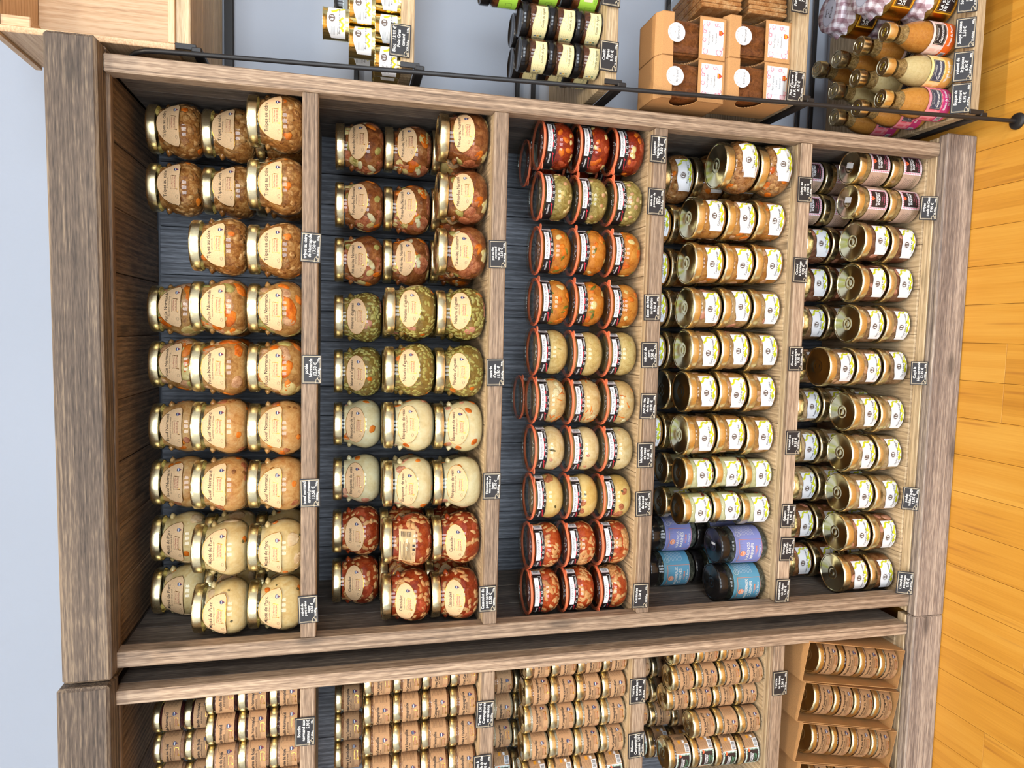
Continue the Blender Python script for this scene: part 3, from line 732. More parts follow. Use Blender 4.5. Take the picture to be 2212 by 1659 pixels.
def lab_band(title, sub=None):
    """black band with a white title field"""
    BK = flat('label_black', (26, 22, 24), .35); CH = flat('label_red', (196, 44, 60), .4); P = Print([BK]); z0, z1 = .0432, .0618; c = (z0 + z1) / 2
    P.area(BK, -.095, .046, lambda x: z0, lambda x: z1, 44, 1, 0)
    P.area(WHITE, .0465, .0600, lambda x: z0, lambda x: z1, 5, 1, 0); P.barcode(.0545, c, .0085, .0125, True, 2); P.rect(RED, .0478, c, .0006, .019, 2)
    P.rect(WHITE, .006, z1 - .0060, .063, .0098, 1)
    if sub: P.text(INK, title, .006, z1 - .0066, .0034, .058); P.text(INK, sub, .010, z1 - .0100, .0021, .03)
    else: P.text(INK, title, .006, z1 - .0076, .0042, .056)
    for k, ww in enumerate((.010, .012, .007)): P.rect(CH, -.012 + .0145 * k, z0 + .0066, ww, .0018, 1)
    for k in range(3): P.frame(WHITE, -.018 + .012 * k, z0 + .0030, .0050, .0036, .0006, 1)
    P.rect(WHITE, .024, z0 + .0042, .022, .0006, 1); P.rect(WHITE, .030, z0 + .0022, .020, .0006, 1); P.rect(WHITE, .0405, c - .004, .0008, .007, 1)
    P.text(WHITE, 'mitonnés', -.042, c + .0005, .0042, .024, bold=.015); P.text(WHITE, 'les', -.042, c + .0062, .0024)
    for k in range(4): P.stroke(CH, [(-.055 + .004 * k, z0 + .0012 + .001 * k), (-.045 + .004 * k, z0 + .0028 + .001 * k), (-.030 + .001 * k, z0 + .0040 + .0012 * k)], .0011, 1)
    P.area(WHITE, -.095, -.082, lambda x: z0, lambda x: z1, 4, 1, 1); P.lines(INK, -.0885, c, .010, .013, 7, .0006, 2)
    return P
DISH = ()
def lab_duck(title, kind):
    """white label with a waved top, an oval of two geese and lime swashes"""
    z0, z1 = {'tub': (.0105, .0455), 'giz': (.0100, .0470), 'round': (.0150, .0500)}[kind]; hw = {'tub': .0375, 'giz': .034, 'round': .0395}[kind]
    h = z1 - z0; P = Print([WHITE])
    def hi(x):
        u = x / hw
        return z1 - .006 * (1 - math.cos(math.pi * max(0, -u - .15) / .85)) / 2 * (1 if u < 0 else 0) - .0008 * math.sin(5 * u)
    P.area(WHITE, -hw, hw, lambda x: z0, hi, 26, 4, 0)
    P.oval(DUCK, -.004, z0 + .66 * h, .0068, .0060, 1); 
    for s in (-1, 1): P.poly(WHITE, [(-.004 + s * .0012, z0 + .66 * h - .003), (-.004 + s * .0044, z0 + .66 * h - .002), (-.004 + s * .0034, z0 + .66 * h + .001), (-.004 + s * .0046, z0 + .66 * h + .0034), (-.004 + s * .0026, z0 + .66 * h + .0038), (-.004 + s * .0018, z0 + .66 * h)], 2)
    P.ringo(DUCK, -.004, z0 + .66 * h, .0084, .0076, .0003, 1)
    P.stroke(LIME, [(hw * .50, z0 + h * .98), (hw * .62, z0 + h * .80), (hw * .80, z0 + h * .74), (hw * .90, z0 + h * .60), (hw * .84, z0 + h * .42), (hw * .97, z0 + h * .25)], .0046, 1)
    P.stroke(LIME, [(hw * .98, z0 + h * .06), (hw * .6, z0 + h * .05), (hw * .35, z0 + h * .16), (hw * .1, z0 + h * .06), (-hw * .12, z0 + h * .2), (-hw * .3, z0 + h * .08), (-hw * .45, z0 + h * .18)], .0042, 1)
    P.oval(LIME, -hw * .28, z0 + h * .16, .0038, .0040, 1, 12); P.oval(LIME, hw * .24, z0 + h * .20, .0040, .0044, 1, 12)
    P.text(INK, title, -.001, z0 + .27 * h, .0050, hw * 1.6, shear=.22, layer=3)
    P.lines(INK, -.016, z0 + .14 * h, .020, .0022, 2, .0004, 3)
    return P
def lab_kraft(t1, t2, kind='ter'):
    P = Print([KRAFTLAB]); z0, z1 = .0070, .0400; hw = .066
    P.area(KRAFTLAB, -hw, hw, lambda x: z0, lambda x: z1, 40, 1, 0)
    P.text(INK, t1, -.003, z0 + .0215, .0054, .060, bold=.02); P.text(INK, t2, -.006, z0 + .0165, .0034, .036, bold=.008)
    P.rect(INK, 0, z0 + .0148, .050, .0003, 1); P.lines(INK, -.004, z0 + .0118, .040, .0030, 3, .0003, 1)
    banner(P, .004, z0 + .0060, .017, TERR); emblem(P, .0205, z0 + .0095, .0085)
    P.ringo(RED, -.024, z0 + .0050, .0046, .0030, .0004, 1); P.ringo(FOIL if False else INK, .030, z0 + .018, .015, .013, .0004, 1, 24, 1.2, 3.6)
    P.lines(INK, .044, z0 + .018, .018, .022, 10, .0004, 1)
    return P
def gingham(P, x, y, w, h, step, c1, c2, ink, layer=1):
    """woven check border round a field"""
    nx = int(w / step); nz = int(h / step); b = 2
    for i in range(nx):
        for j in range(nz):
            if b <= i < nx - b and b <= j < nz - b: continue
            k = (i % 2) + (j % 2)
            if k: P.rect(c2 if k == 2 else c1, x - w / 2 + (i + .5) * step, y - h / 2 + (j + .5) * step, step, step, layer)
def lab_caen():
    PK = flat('gingham_pink', (206, 120, 140), .6); PL = flat('gingham_pale', (236, 190, 200), .6); TAN = kraft('label_tan', (190, 158, 136)); BK = flat('label_brown_black', (44, 28, 26), .5); OR = flat('heart_orange', (232, 104, 60), .5); PKT = flat('ink_pink', (226, 110, 140), .5)
    P = Print([WHITE]); z0, z1 = .0080, .0580; c = (z0 + z1) / 2
    P.area(TAN, -.075, .075, lambda x: z0, lambda x: z1, 40, 1, 0)
    P.rect(WHITE, .006, c, .0495, .0495, 1); gingham(P, .006, c, .0495, .0495, .0023, PL, PK, INK, 2)
    P.rect(BK, .006, c, .0385, .0375, 2)
    P.text(WHITE, 'LES NORMANDS', .006, c + .0040, .0040, .033, bold=.02, layer=3); P.text(WHITE, "D'ABORD", .006, c - .0030, .0052, .028, bold=.03, layer=3)
    P.text(PKT, 'Tripes', .006, c - .0100, .0034, .03, layer=3); P.text(PKT, 'à la mode de Caen', .006, c - .0155, .0030, .034, layer=3)
    P.poly(OR, [(.006, c + .0110), (.001, c + .0160), (.002, c + .0196), (.006, c + .0180), (.010, c + .0196), (.011, c + .0160)], 3)
    P.lines(INK, -.040, c, .026, .030, 8, .0006, 1); P.lines(INK, .054, c, .026, .030, 8, .0006, 1)
    return P
def lab_abord():
    G1 = flat('gingham_green_pale', (190, 206, 190), .6); G2 = flat('gingham_green', (104, 142, 116), .6); BK = flat('label_brown_black', (44, 28, 26), .5); OR = flat('heart_orange', (232, 104, 60), .5); GT = flat('ink_green', (120, 200, 150), .5)
    P = Print([KRAFTLAB]); z0, z1 = .0060, .0405; c = (z0 + z1) / 2
    P.area(KRAFTLAB, -.06, .075, lambda x: z0, lambda x: z1, 40, 1, 0)
    P.rect(WHITE, -.006, c, .042, .0345, 1); gingham(P, -.006, c, .042, .0345, .0018, G1, G2, INK, 2); P.rect(BK, -.006, c, .0345, .0270, 2)
    P.text(WHITE, 'LES NORMANDS', -.008, c + .0030, .0030, .026, bold=.02, layer=3); P.text(WHITE, "D'ABORD", -.008, c - .0018, .0038, .022, bold=.03, layer=3)
    P.text(GT, 'Pâté normand', -.008, c - .0066, .0026, .028, layer=3); P.text(GT, 'au Calvados', -.008, c - .0105, .0026, .026, layer=3)
    P.poly(OR, [(.010, c + .0050), (.006, c + .009), (.007, c + .0115), (.010, c + .0105), (.013, c + .0115), (.014, c + .009)], 3)
    P.lines(INK, .026, c + .006, .016, .018, 8, .0004, 1); P.rect(WHITE, .026, c - .011, .018, .011, 1); P.barcode(.026, c - .011, .015, .008, False, 2)
    P.rect(flat('eco_orange', (232, 160, 50), .5), .040, c + .004, .008, .006, 1); P.rect(WHITE, .040, c - .006, .007, .005, 1); P.barcode(.050, c, .009, .026, True, 1)
    return P
def lab_fish(rgb, a, b, sub):
    BG = flat('label_' + a.lower(), rgb, .45); OR = flat('label_copper', (214, 128, 84), .4); PALEI = flat('ink_pale', (222, 220, 214), .6); P = Print([BG]); z0, z1 = .0180, .0850; c = (z0 + z1) / 2
    P.area(BG, -.06, .075, lambda x: z0, lambda x: z1, 40, 1, 0)
    x = -.012
    P.frame(OR, x, c - .004, .058, .058, .0009, 1); P.oval(OR, x - .004, z1 - .018, .0072, .0072, 2); P.ringo(PALEI, x - .004, z1 - .018, .0060, .0060, .0006, 3)
    P.rect(PALEI, x - .004, z1 - .018, .008, .0012, 3); P.rect(PALEI, x - .004, z1 - .0205, .006, .0009, 3)
    P.text(PALEI, a, x, c - .001, .0070, .050, bold=.012); P.text(PALEI, b, x, c - .0115, .0070, .044, bold=.012)
    P.poly(OR, [(x - .010, c - .018), (x + .004, c - .0155), (x + .010, c - .0175), (x + .013, c - .0155), (x + .013, c - .0205), (x + .009, c - .0190), (x + .002, c - .0205)], 2)
    P.text(PALEI, sub, x, z0 + .0050, .0050, .044, shear=.25)
    P.lines(PALEI, .042, c + .004, .030, .040, 12, .0005, 1); P.ringo(PALEI, .030, z1 - .010, .006, .006, .0005, 1)
    return P
LABELS = {
 'tripes': lambda: lab_half('Tripes au cidre', 'de Normandie'), 'potee': lambda: lab_half('Potée Normande', "Porc élevé à la farine d'orge"),
 'boeuf': lambda: lab_half('Boeuf Normand', 'aux carottes et aux pruneaux'), 'porc': lambda: lab_half('Mijoté de Porc', "à la crème d'Isigny AOP"),
 'potfeu': lambda: lab_oval('Pot-au-feu Normand', 'aux 6 légumes'), 'navarin': lambda: lab_oval("Navarin d'agneau", 'cuisiné au cidre'),
 'blanq': lambda: lab_oval('Blanquette de veau', "à la crème d'Isigny AOP"), 'cass': lambda: lab_oval('Cassoulet', 'de porc normand'),
 'wlas': lambda: lab_band('LASAGNES VÉGÉTARIENNES'), 'wsal': lambda: lab_band('SALADE DE POMMES DE TERRE', 'ET BOEUF CUIT'), 'wcho': lambda: lab_band('SAUTÉ DE PORC AU CHORIZO'),
 'wmij': lambda: lab_band('MIJOTÉ DE PORC'), 'wmer': lambda: lab_band('POT AU FEU DE LA MER'), 'wbla': lambda: lab_band('BLANQUETTE DE VEAU'), 'wpar': lambda: lab_band('PARMENTIER DE BŒUF'), 'wcas': lambda: lab_band('CASSOULET'),
 'ktri': lambda: lab_duck('Tripes au cidre', 'round'), 'kora': lambda: lab_duck("Canard à l'orange", 'tub'), 'kcam': lambda: lab_duck('Canard au Camembert', 'tub'), 'kcid': lambda: lab_duck('Canard au cidre', 'tub'),
 'kges': lambda: lab_duck('Gésiers confits de volaille', 'giz'), 'jvin': lambda: lab_duck('Coq au vin', 'tub'), 'jbie': lambda: lab_duck('Coq à la bière Normande', 'tub'), 'jpou': lambda: lab_duck("Poulet Vallée d'Auge", 'tub'), 'jpom': lambda: lab_duck('Canard au Pommeau', 'tub'),
 'jcae': lab_caen, 'tabo': lab_abord,
 'khar': lambda: lab_fish((122, 130, 186), 'HARENGS', 'MARINÉS', 'au vinaigre'), 'kmaq': lambda: lab_fish((86, 144, 170), 'MAQUEREAUX', 'CUISINÉS', 'au Vin Blanc'),
 'tbou': lambda: lab_kraft('Boudin Normand', 'aux pommes'), 'tfoi': lambda: lab_kraft('Terrine de foie', 'au pommeau de Normandie'), 'tcal': lambda: lab_kraft('Terrine Campagnarde', 'au Calvados'), 'tand': lambda: lab_kraft("Terrine à l'andouille", 'de Vire'),
 'tcam': lambda: lab_kraft('Terrine au camembert', 'de Normandie'), 'tril': lambda: lab_kraft('Rillettes Campagnardes', 'normandes'), 'tliv': lambda: lab_kraft('Terrine au Livarot AOP', 'de Normandie'),
}
NAMES = {
 'tripes': ('tripe_jar', 'round-bellied jar of tripe'), 'potee': ('stew_jar', 'round-bellied jar of vegetable stew'), 'boeuf': ('beef_jar', 'round-bellied jar of orange-brown beef'), 'porc': ('pork_jar', 'round-bellied jar of creamy pork'),
 'potfeu': ('stew_jar', 'round-bellied jar of pot-au-feu'), 'navarin': ('bean_jar', 'round-bellied jar of green bean lamb'), 'blanq': ('veal_jar', 'round-bellied jar of cream-white veal'), 'cass': ('cassoulet_jar', 'round-bellied jar of red cassoulet'),
 'wlas': ('clip_jar', 'rubber-ringed jar of red lasagne'), 'wsal': ('clip_jar', 'rubber-ringed jar of potato salad'), 'wcho': ('clip_jar', 'rubber-ringed jar of orange chorizo pork'), 'wmij': ('clip_jar', 'rubber-ringed jar of sand-coloured pork'), 'wmer': ('clip_jar', 'rubber-ringed jar of fish stew'), 'wbla': ('clip_jar', 'rubber-ringed jar of pale veal'), 'wpar': ('clip_jar', 'rubber-ringed jar of yellow mash'), 'wcas': ('clip_jar', 'rubber-ringed jar of red beans'),
 'ktri': ('tripe_jar', 'large gold-lidded jar of tripe'), 'kora': ('duck_jar', 'gold-lidded jar of orange duck'), 'kcam': ('duck_jar', 'gold-lidded jar of Camembert duck'), 'kcid': ('duck_jar', 'gold-lidded jar of cider duck'), 'kges': ('gizzard_jar', 'narrow jar of fatty gizzards'),
 'jvin': ('chicken_jar', 'gold-lidded jar of wine chicken'), 'jbie': ('chicken_jar', 'gold-lidded jar of beer chicken'), 'jpou': ('chicken_jar', 'gold-lidded jar of creamy chicken'), 'jpom': ('duck_jar', 'gold-lidded jar of brown Pommeau duck'), 'jcae': ('tripe_jar', 'jar with pink gingham label'),
 'khar': ('herring_jar', 'black-lidded herring jar with lilac label'), 'kmaq': ('mackerel_jar', 'black-lidded mackerel jar with teal label'),
 'tbou': ('terrine_jar', 'dark boudin terrine jar'), 'tfoi': ('terrine_jar', 'pinkish liver terrine jar'), 'tcal': ('terrine_jar', 'brown country terrine jar'), 'tand': ('terrine_jar', 'andouille terrine jar'), 'tcam': ('terrine_jar', 'Camembert terrine jar'), 'tril': ('terrine_jar', 'whitish rillettes jar'), 'tliv': ('terrine_jar', 'Livarot terrine jar'), 'tabo': ('terrine_jar', 'green-gingham pâté jar'),
}
ORD = ['', 'first', 'second', 'third', 'fourth', 'fifth', 'sixth', 'seventh', 'eighth', 'ninth', 'tenth', 'eleventh']
BAY = ['', 'top', 'second', 'third', 'fourth', 'bottom']
CACHE = {}
def cached(k, fn):
    if k not in CACHE: CACHE[k] = fn()
    return CACHE[k]
def weck_lid():
    m = MB(); m.lathe([(0, .0712), (.0470, .0712), (.0500, .0716), (.0504, .0730), (.0500, .0752), (.0484, .0776), (.0460, .0779), (.0430, .0778), (.0412, .0762), (.0395, .0756), (.0385, .0752), (0, .0752)], 44, 0)
    return m.mesh('glass_lid', [GLASS], 0.8)
def weck_ring():
    m = MB(); m.lathe([(.0450, .0668), (.0502, .0664), (.0507, .0676), (.0507, .0700), (.0502, .0711), (.0450, .0708), (.0450, .0668)], 40, 0)
    pts = [(.0500, -.0075), (.0560, -.0068), (.0605, -.0040), (.0620, 0), (.0605, .0040), (.0560, .0068), (.0500, .0075)]
    o = len(m.v); n = len(pts)
    vs = [(x, y, .0676) for x, y in pts] + [(x, y, .0696) for x, y in pts]
    m.add(vs, [tuple(range(n))[::-1], tuple(range(n, 2 * n))] + [(i, (i + 1) % n, n + (i + 1) % n, n + i) for i in range(n)])
    return m.mesh('rubber_ring', [RUBBER], 0.8)
SEAM = flat('cream_foil', (222, 214, 190), .4)
def jar(kind, prod, loc, label, group, rot, seed, back_label=False, tab_left=False):
    nm, _ = NAMES[prod]
    t = thing(nm, label, 'jar', loc, (0, 0, rot), group)
    link('glass', cached(('g', kind), lambda: glass_mesh(kind)), t)
    v = seed % 2
    body, pc = cached(('c', kind, prod, v), lambda: contents_meshes(kind, prod, 11 + 17 * v + hash_s(prod)))
    r = 0.0 if kind == 'pot' else (seed * 2.399) % 6.28
    b = link('contents', body, t, (0, 0, 0), (0, 0, r))
    if pc is not None:
        q = link('beans' if prod in ('navarin', 'cass', 'wcas') else 'food_pieces', pc, b, (0, 0, 0), (0, 0, (seed * 1.7) % 6.28)); q['kind'] = 'stuff'
    if kind == 'weck':
        link('rubber_ring', cached('wr', weck_ring), t, (0, 0, 0), (0, 0, (-2.62 if tab_left else random.choice((-.52, -.60, -.70, -.56, -2.5))) - rot))
        link('glass_lid', cached('wl', weck_lid), t)
    else: link('lid', cached(('l', kind), lambda: lid_mesh(kind)), t)
    if back_label: link('label', cached('lb', lambda: lab_back().wrap(PROF[kind], 'label')), t)
    else: link('label', cached(('p', prod, kind), lambda: LABELS[prod]().wrap(PROF[kind], 'label')), t)
    return t
def hash_s(s): return sum(ord(c) * (i + 3) for i, c in enumerate(s)) % 997
# stacks: unit, bay, jar kind, product, front or back, column counted from the right, depth of the axis, x of each jar from the shelf up
STACKS = [
('A',1,'pot','tripes','f',1,0.075,[-0.0701]),
('A',1,'pot','tripes','b',1,0.195,[-0.0701,-0.0701,-0.0707]),
('A',1,'pot','tripes','f',2,0.075,[-0.188]),
('A',1,'pot','tripes','b',2,0.195,[-0.1813,-0.1838,-0.1845]),
('A',1,'pot','tripes','f',3,0.075,[-0.3099,-0.308]),
('A',1,'pot','potee','f',4,0.075,[-0.4212,-0.4213]),
('A',1,'pot','potee','b',4,0.195,[-0.4228,-0.4247,-0.4261]),
('A',1,'pot','potee','f',5,0.075,[-0.5364,-0.536]),
('A',1,'pot','potee','b',5,0.195,[-0.534,-0.5359,-0.5374]),
('A',1,'pot','boeuf','f',6,0.075,[-0.6527,-0.6494]),
('A',1,'pot','boeuf','b',6,0.195,[-0.6662,-0.6656,-0.665]),
('A',1,'pot','boeuf','f',7,0.075,[-0.7639,-0.7624]),
('A',1,'pot','boeuf','b',7,0.195,[-0.7875,-0.7875,-0.7811]),
('A',1,'pot','porc','f',8,0.075,[-0.8907,-0.8887]),
('A',1,'pot','porc','b',8,0.195,[-0.8987,-0.8987,-0.8985]),
('A',1,'pot','porc','f',9,0.075,[-1.0057,-1.0065]),
('A',1,'pot','porc','b',9,0.195,[-1.0099,-1.0099,-1.0099]),
('A',2,'pot','potfeu','f',1,0.075,[-0.0701]),
('A',2,'pot','potfeu','b',1,0.195,[-0.0701,-0.072,-0.0737]),
('A',2,'pot','potfeu','f',2,0.075,[-0.1842]),
('A',2,'pot','potfeu','b',2,0.195,[-0.1931,-0.1963,-0.1946]),
('A',2,'pot','potfeu','f',3,0.075,[-0.2954]),
('A',2,'pot','potfeu','b',3,0.195,[-0.3043,-0.3076,-0.31]),
('A',2,'pot','navarin','f',4,0.075,[-0.42,-0.4185]),
('A',2,'pot','navarin','b',4,0.195,[-0.4245,-0.4276,-0.4307]),
('A',2,'pot','navarin','f',5,0.075,[-0.5373,-0.5366]),
('A',2,'pot','navarin','b',5,0.195,[-0.5452,-0.5465,-0.5477]),
('A',2,'pot','blanq','f',6,0.075,[-0.652,-0.6495]),
('A',2,'pot','blanq','b',6,0.195,[-0.663,-0.6625,-0.662]),
('A',2,'pot','blanq','f',7,0.075,[-0.7701,-0.7695]),
('A',2,'pot','blanq','b',7,0.195,[-0.7875,-0.7851,-0.7827]),
('A',2,'pot','cass','f',8,0.075,[-0.8876,-0.8881]),
('A',2,'pot','cass','b',8,0.195,[-0.8987,-0.8987,-0.8987]),
('A',2,'pot','cass','f',9,0.075,[-1.0084,-1.006]),
('A',2,'pot','cass','b',9,0.195,[-1.0099,-1.0099,-1.0099]),
('A',3,'weck','wlas','f',1,0.078,[-0.0652,-0.0652,-0.0652]),
('A',3,'weck','wsal','f',2,0.078,[-0.1719,-0.1719,-0.17]),
('A',3,'weck','wcho','f',3,0.078,[-0.2803,-0.2814,-0.2825]),
('A',3,'weck','wcho','f',4,0.078,[-0.3919,-0.3896,-0.3894]),
('A',3,'weck','wmij','f',5,0.078,[-0.4955,-0.497,-0.4944]),
('A',3,'weck','wmer','f',6,0.078,[-0.6008,-0.5999,-0.5973]),
('A',3,'weck','wbla','f',7,0.078,[-0.7039,-0.7028,-0.7008]),
('A',3,'weck','wpar','f',8,0.078,[-0.8106,-0.8073,-0.806]),
('A',3,'weck','wcas','f',9,0.078,[-0.9134,-0.9134,-0.9134]),
('A',3,'weck','wcas','f',10,0.078,[-1.0148,-1.0148,-1.0148]),
('A',3,'weck','wlas','b',1,0.19,[-0.0676,-0.0728,-0.077]),
('A',3,'weck','wmer','b',6,0.19,[-0.6038,-0.6041,-0.6022]),
('A',4,'round','ktri','f',1,0.062,[-0.0805,-0.079]),
('A',4,'round','ktri','b',1,0.195,[-0.0745,-0.0787,-0.0839]),
('A',4,'tub','kora','f',2,0.0765,[-0.1891,-0.1926,-0.1936]),
('A',4,'tub','kora','f',3,0.0765,[-0.2868,-0.2893,-0.2918]),
('A',4,'tub','kcam','f',4,0.0765,[-0.3875,-0.3884,-0.3903]),
('A',4,'tub','kcam','f',5,0.0765,[-0.4844,-0.4824,-0.4839]),
('A',4,'tub','kcid','f',6,0.0765,[-0.5777,-0.5757,-0.5772]),
('A',4,'tub','kcid','f',7,0.0765,[-0.6768,-0.673,-0.6755]),
('A',4,'giz','kges','f',8,0.068,[-0.7647,-0.7593,-0.7615]),
('A',4,'giz','kges','f',9,0.068,[-0.8458,-0.8401,-0.8419]),
('A',4,'tub','kora','b',2,0.19,[-0.1821,-0.1865,-0.191,-0.1955]),
('A',4,'tub','kora','b',3,0.19,[-0.2855,-0.289,-0.2924,-0.2958]),
('A',4,'tub','kcam','b',4,0.19,[-0.3843,-0.3867,-0.3891,-0.3916]),
('A',4,'tub','kcam','b',5,0.19,[-0.485,-0.4864,-0.4878,-0.4893]),
('A',4,'tub','kcid','b',7,0.19,[-0.6832,-0.6826,-0.6821,-0.6816]),
('A',4,'tub','kcid','b',6,0.175,[-0.5807,-0.5812,-0.5816]),
('A',4,'giz','kges','b',8,0.16,[-0.7701,-0.7687,-0.7672]),
('A',4,'giz','kges','b',9,0.16,[-0.8528,-0.8505,-0.8482]),
('A',4,'dark','khar','f',10,0.08,[-0.935]),
('A',4,'dark','kmaq','f',11,0.08,[-1.022]),
('A',4,'dark','khar','b',10,0.19,[-0.935,-0.935]),
('A',4,'dark','kmaq','b',11,0.19,[-1.022,-1.022]),
('A',5,'tall','jcae','f',1,0.07,[-0.0549,-0.0535]),
('A',5,'tall','jcae','b',1,0.185,[-0.0535,-0.0535,-0.0535]),
('A',5,'tall','jcae','f',2,0.07,[-0.1333,-0.1317]),
('A',5,'tall','jcae','b',2,0.185,[-0.1315,-0.1315,-0.1315]),
('A',5,'tub','jvin','f',3,0.08,[-0.2227,-0.2207]),
('A',5,'tub','jvin','b',3,0.19,[-0.2169,-0.2169,-0.22]),
('A',5,'tub','jvin','f',4,0.08,[-0.3161,-0.3169]),
('A',5,'tub','jvin','b',4,0.19,[-0.3101,-0.3122,-0.3152]),
('A',5,'tub','jbie','f',5,0.08,[-0.4125,-0.4135]),
('A',5,'tub','jbie','b',5,0.19,[-0.407,-0.4091,-0.4112]),
('A',5,'tub','jpou','f',7,0.08,[-0.6276,-0.6241]),
('A',5,'tub','jpou','b',7,0.19,[-0.6182,-0.6183,-0.6184]),
('A',5,'tub','jpou','f',8,0.08,[-0.7237,-0.7227]),
('A',5,'tub','jpou','b',8,0.19,[-0.7246,-0.7236,-0.7227]),
('A',5,'tub','jpou','f',9,0.08,[-0.8224,-0.8203]),
('A',5,'tub','jpou','b',9,0.19,[-0.8233,-0.8214,-0.8195]),
('A',5,'tub','jpom','f',10,0.08,[-0.919,-0.9177]),
('A',5,'tub','jpom','b',10,0.19,[-0.9227,-0.9199,-0.9171]),
('A',5,'tub','jpom','f',11,0.08,[-1.0189,-1.0189]),
('A',5,'tub','jpom','b',11,0.19,[-1.0189,-1.0189,-1.0189]),
('A',5,'tub','jbie','f',6,0.08,[-0.5153,-0.5153,-0.5163]),
('A',5,'tub','jbie','b',6,0.19,[-0.5175,-0.5186,-0.5196]),
('B',1,'ter','tbou','f',1,0.055,[-1.1768,-1.1801,-1.1804]),
('B',1,'ter','tbou','f',2,0.055,[-1.2389,-1.2409,-1.2412]),
('B',1,'ter','tfoi','f',3,0.055,[-1.303,-1.3017,-1.3042]),
('B',1,'ter','tfoi','f',4,0.055,[-1.3672,-1.3643,-1.3672]),
('B',1,'ter','tbou','b',1,0.15,[-1.2693,-1.2652,-1.2621,-1.2589,-1.2587]),
('B',1,'ter','tfoi','b',2,0.15,[-1.3363,-1.3316,-1.3278,-1.324,-1.3242]),
('B',1,'ter','tfoi','b',3,0.15,[-1.4047,-1.3994,-1.395,-1.3906,-1.3901]),
('B',2,'ter','tcal','f',1,0.055,[-1.17,-1.1707,-1.1723,-1.1737]),
('B',2,'ter','tcal','f',2,0.055,[-1.2346,-1.2351,-1.2361,-1.2366]),
('B',2,'ter','tand','f',3,0.055,[-1.2997,-1.2999,-1.3003,-1.3012]),
('B',2,'ter','tand','f',4,0.055,[-1.3651,-1.365,-1.3659,-1.3666]),
('B',2,'ter','tcal','b',1,0.15,[-1.2697,-1.2639,-1.2581,-1.2523,-1.2548]),
('B',2,'ter','tand','b',2,0.15,[-1.3359,-1.3295,-1.3231,-1.3167,-1.3188]),
('B',2,'ter','tand','b',3,0.15,[-1.4025,-1.3956,-1.3886,-1.3816,-1.3831]),
('B',3,'ter','tcam','f',1,0.055,[-1.1689,-1.1689,-1.1689,-1.1689]),
('B',3,'ter','tcam','f',2,0.055,[-1.2297,-1.2297,-1.2297,-1.2297]),
('B',3,'ter','tril','f',3,0.055,[-1.2905,-1.2905,-1.2905,-1.2905]),
('B',3,'ter','tril','f',4,0.055,[-1.3542,-1.3539,-1.3524,-1.353]),
('B',3,'abo','tabo','f',5,0.06,[-1.4246,-1.4227,-1.4218,-1.4229]),
('B',3,'ter','tcam','b',1,0.15,[-1.2653,-1.2599,-1.2544,-1.2489,-1.2478]),
('B',3,'ter','tril','b',2,0.15,[-1.3291,-1.323,-1.317,-1.311,-1.3094]),
('B',3,'ter','tril','b',3,0.15,[-1.3977,-1.3911,-1.3845,-1.3779,-1.3758]),
('B',3,'abo','tabo','b',5,0.155,[-1.478,-1.4708,-1.4635,-1.4563,-1.4524]),
('B',4,'ter','tliv','f',1,0.055,[-1.1689,-1.1689,-1.1689,-1.1689]),
('B',4,'ter','tliv','f',2,0.055,[-1.2297,-1.2297,-1.2297,-1.2299]),
('B',4,'ter','tliv','f',3,0.075,[-1.2909,-1.2894,-1.2889,-1.2874]),
('B',4,'ter','tliv','f',4,0.055,[-1.3483,-1.3468,-1.3474]),
('B',4,'abo','tabo','f',5,0.06,[-1.4214,-1.4179,-1.4143,-1.4129]),
('B',4,'ter','tliv','b',1,0.16,[-1.2682,-1.2628,-1.2573,-1.2517,-1.246]),
('B',4,'ter','tliv','b',2,0.16,[-1.3291,-1.3237,-1.3181,-1.3125,-1.3068]),
('B',4,'ter','tliv','b',3,0.16,[-1.3912,-1.385,-1.3789,-1.3733,-1.3676]),
('B',4,'abo','tabo','b',5,0.165,[-1.4693,-1.4625,-1.4557,-1.4489,-1.4421]),
]
random.seed(21)
count = 0
for un, bay, kind, prod, rank, colm, Y, xs_ in STACKS:
    n = len(xs_)
    for k, X in enumerate(xs_):
        count += 1
        where = ('front' if rank == 'f' else 'rear')
        lev = 'alone' if n == 1 else 'lowest' if k == 0 else 'topmost' if k == n - 1 else ['', 'second', 'third', 'fourth'][k] + ' up'
        unit = '' if un == 'A' else ', left unit'
        pos = 'in %s stack' % where if n > 1 else 'in %s row' % where
        lab = '%s, %s %s, %s from right, %s bay%s' % (NAMES[prod][1], lev, pos, ORD[colm], BAY[bay], unit)
        grp = '%s%s' % ({'pot': 'big-bellied stew jars', 'weck': 'rubber-ringed jars', 'ter': 'small terrine jars', 'abo': 'small terrine jars', 'dark': 'marinated fish jars'}.get(kind, 'gold-lidded jars'), ' in the %s bay' % BAY[bay])
        rot = random.uniform(-.12, .12) + (0.05 if kind != 'ter' else random.uniform(-.35, .35))
        t = jar(kind, prod, (X, Y, FLOORS[bay] + k * HT[kind]), lab, grp, rot, count, back_label=(prod == 'cass' and bay == 2 and rank == 'f' and colm == 8 and k == 1), tab_left=(colm == 1))
        if rank == 'f' and k == n - 1 and prod in ('jcae', 'khar'):
            m = MB(); sw, sd = (.021, .0125) if prod == 'jcae' else (.0150, .0052); m.box((0, 0, 0), (sw, sd, .0004), .0001)
            m.build('price_sticker', WHITE, t, (.004, -.002, HT[kind] - (.0010 if prod == 'jcae' else .0008)), (0, 0, 1.2 if colm % 2 else 1.45))
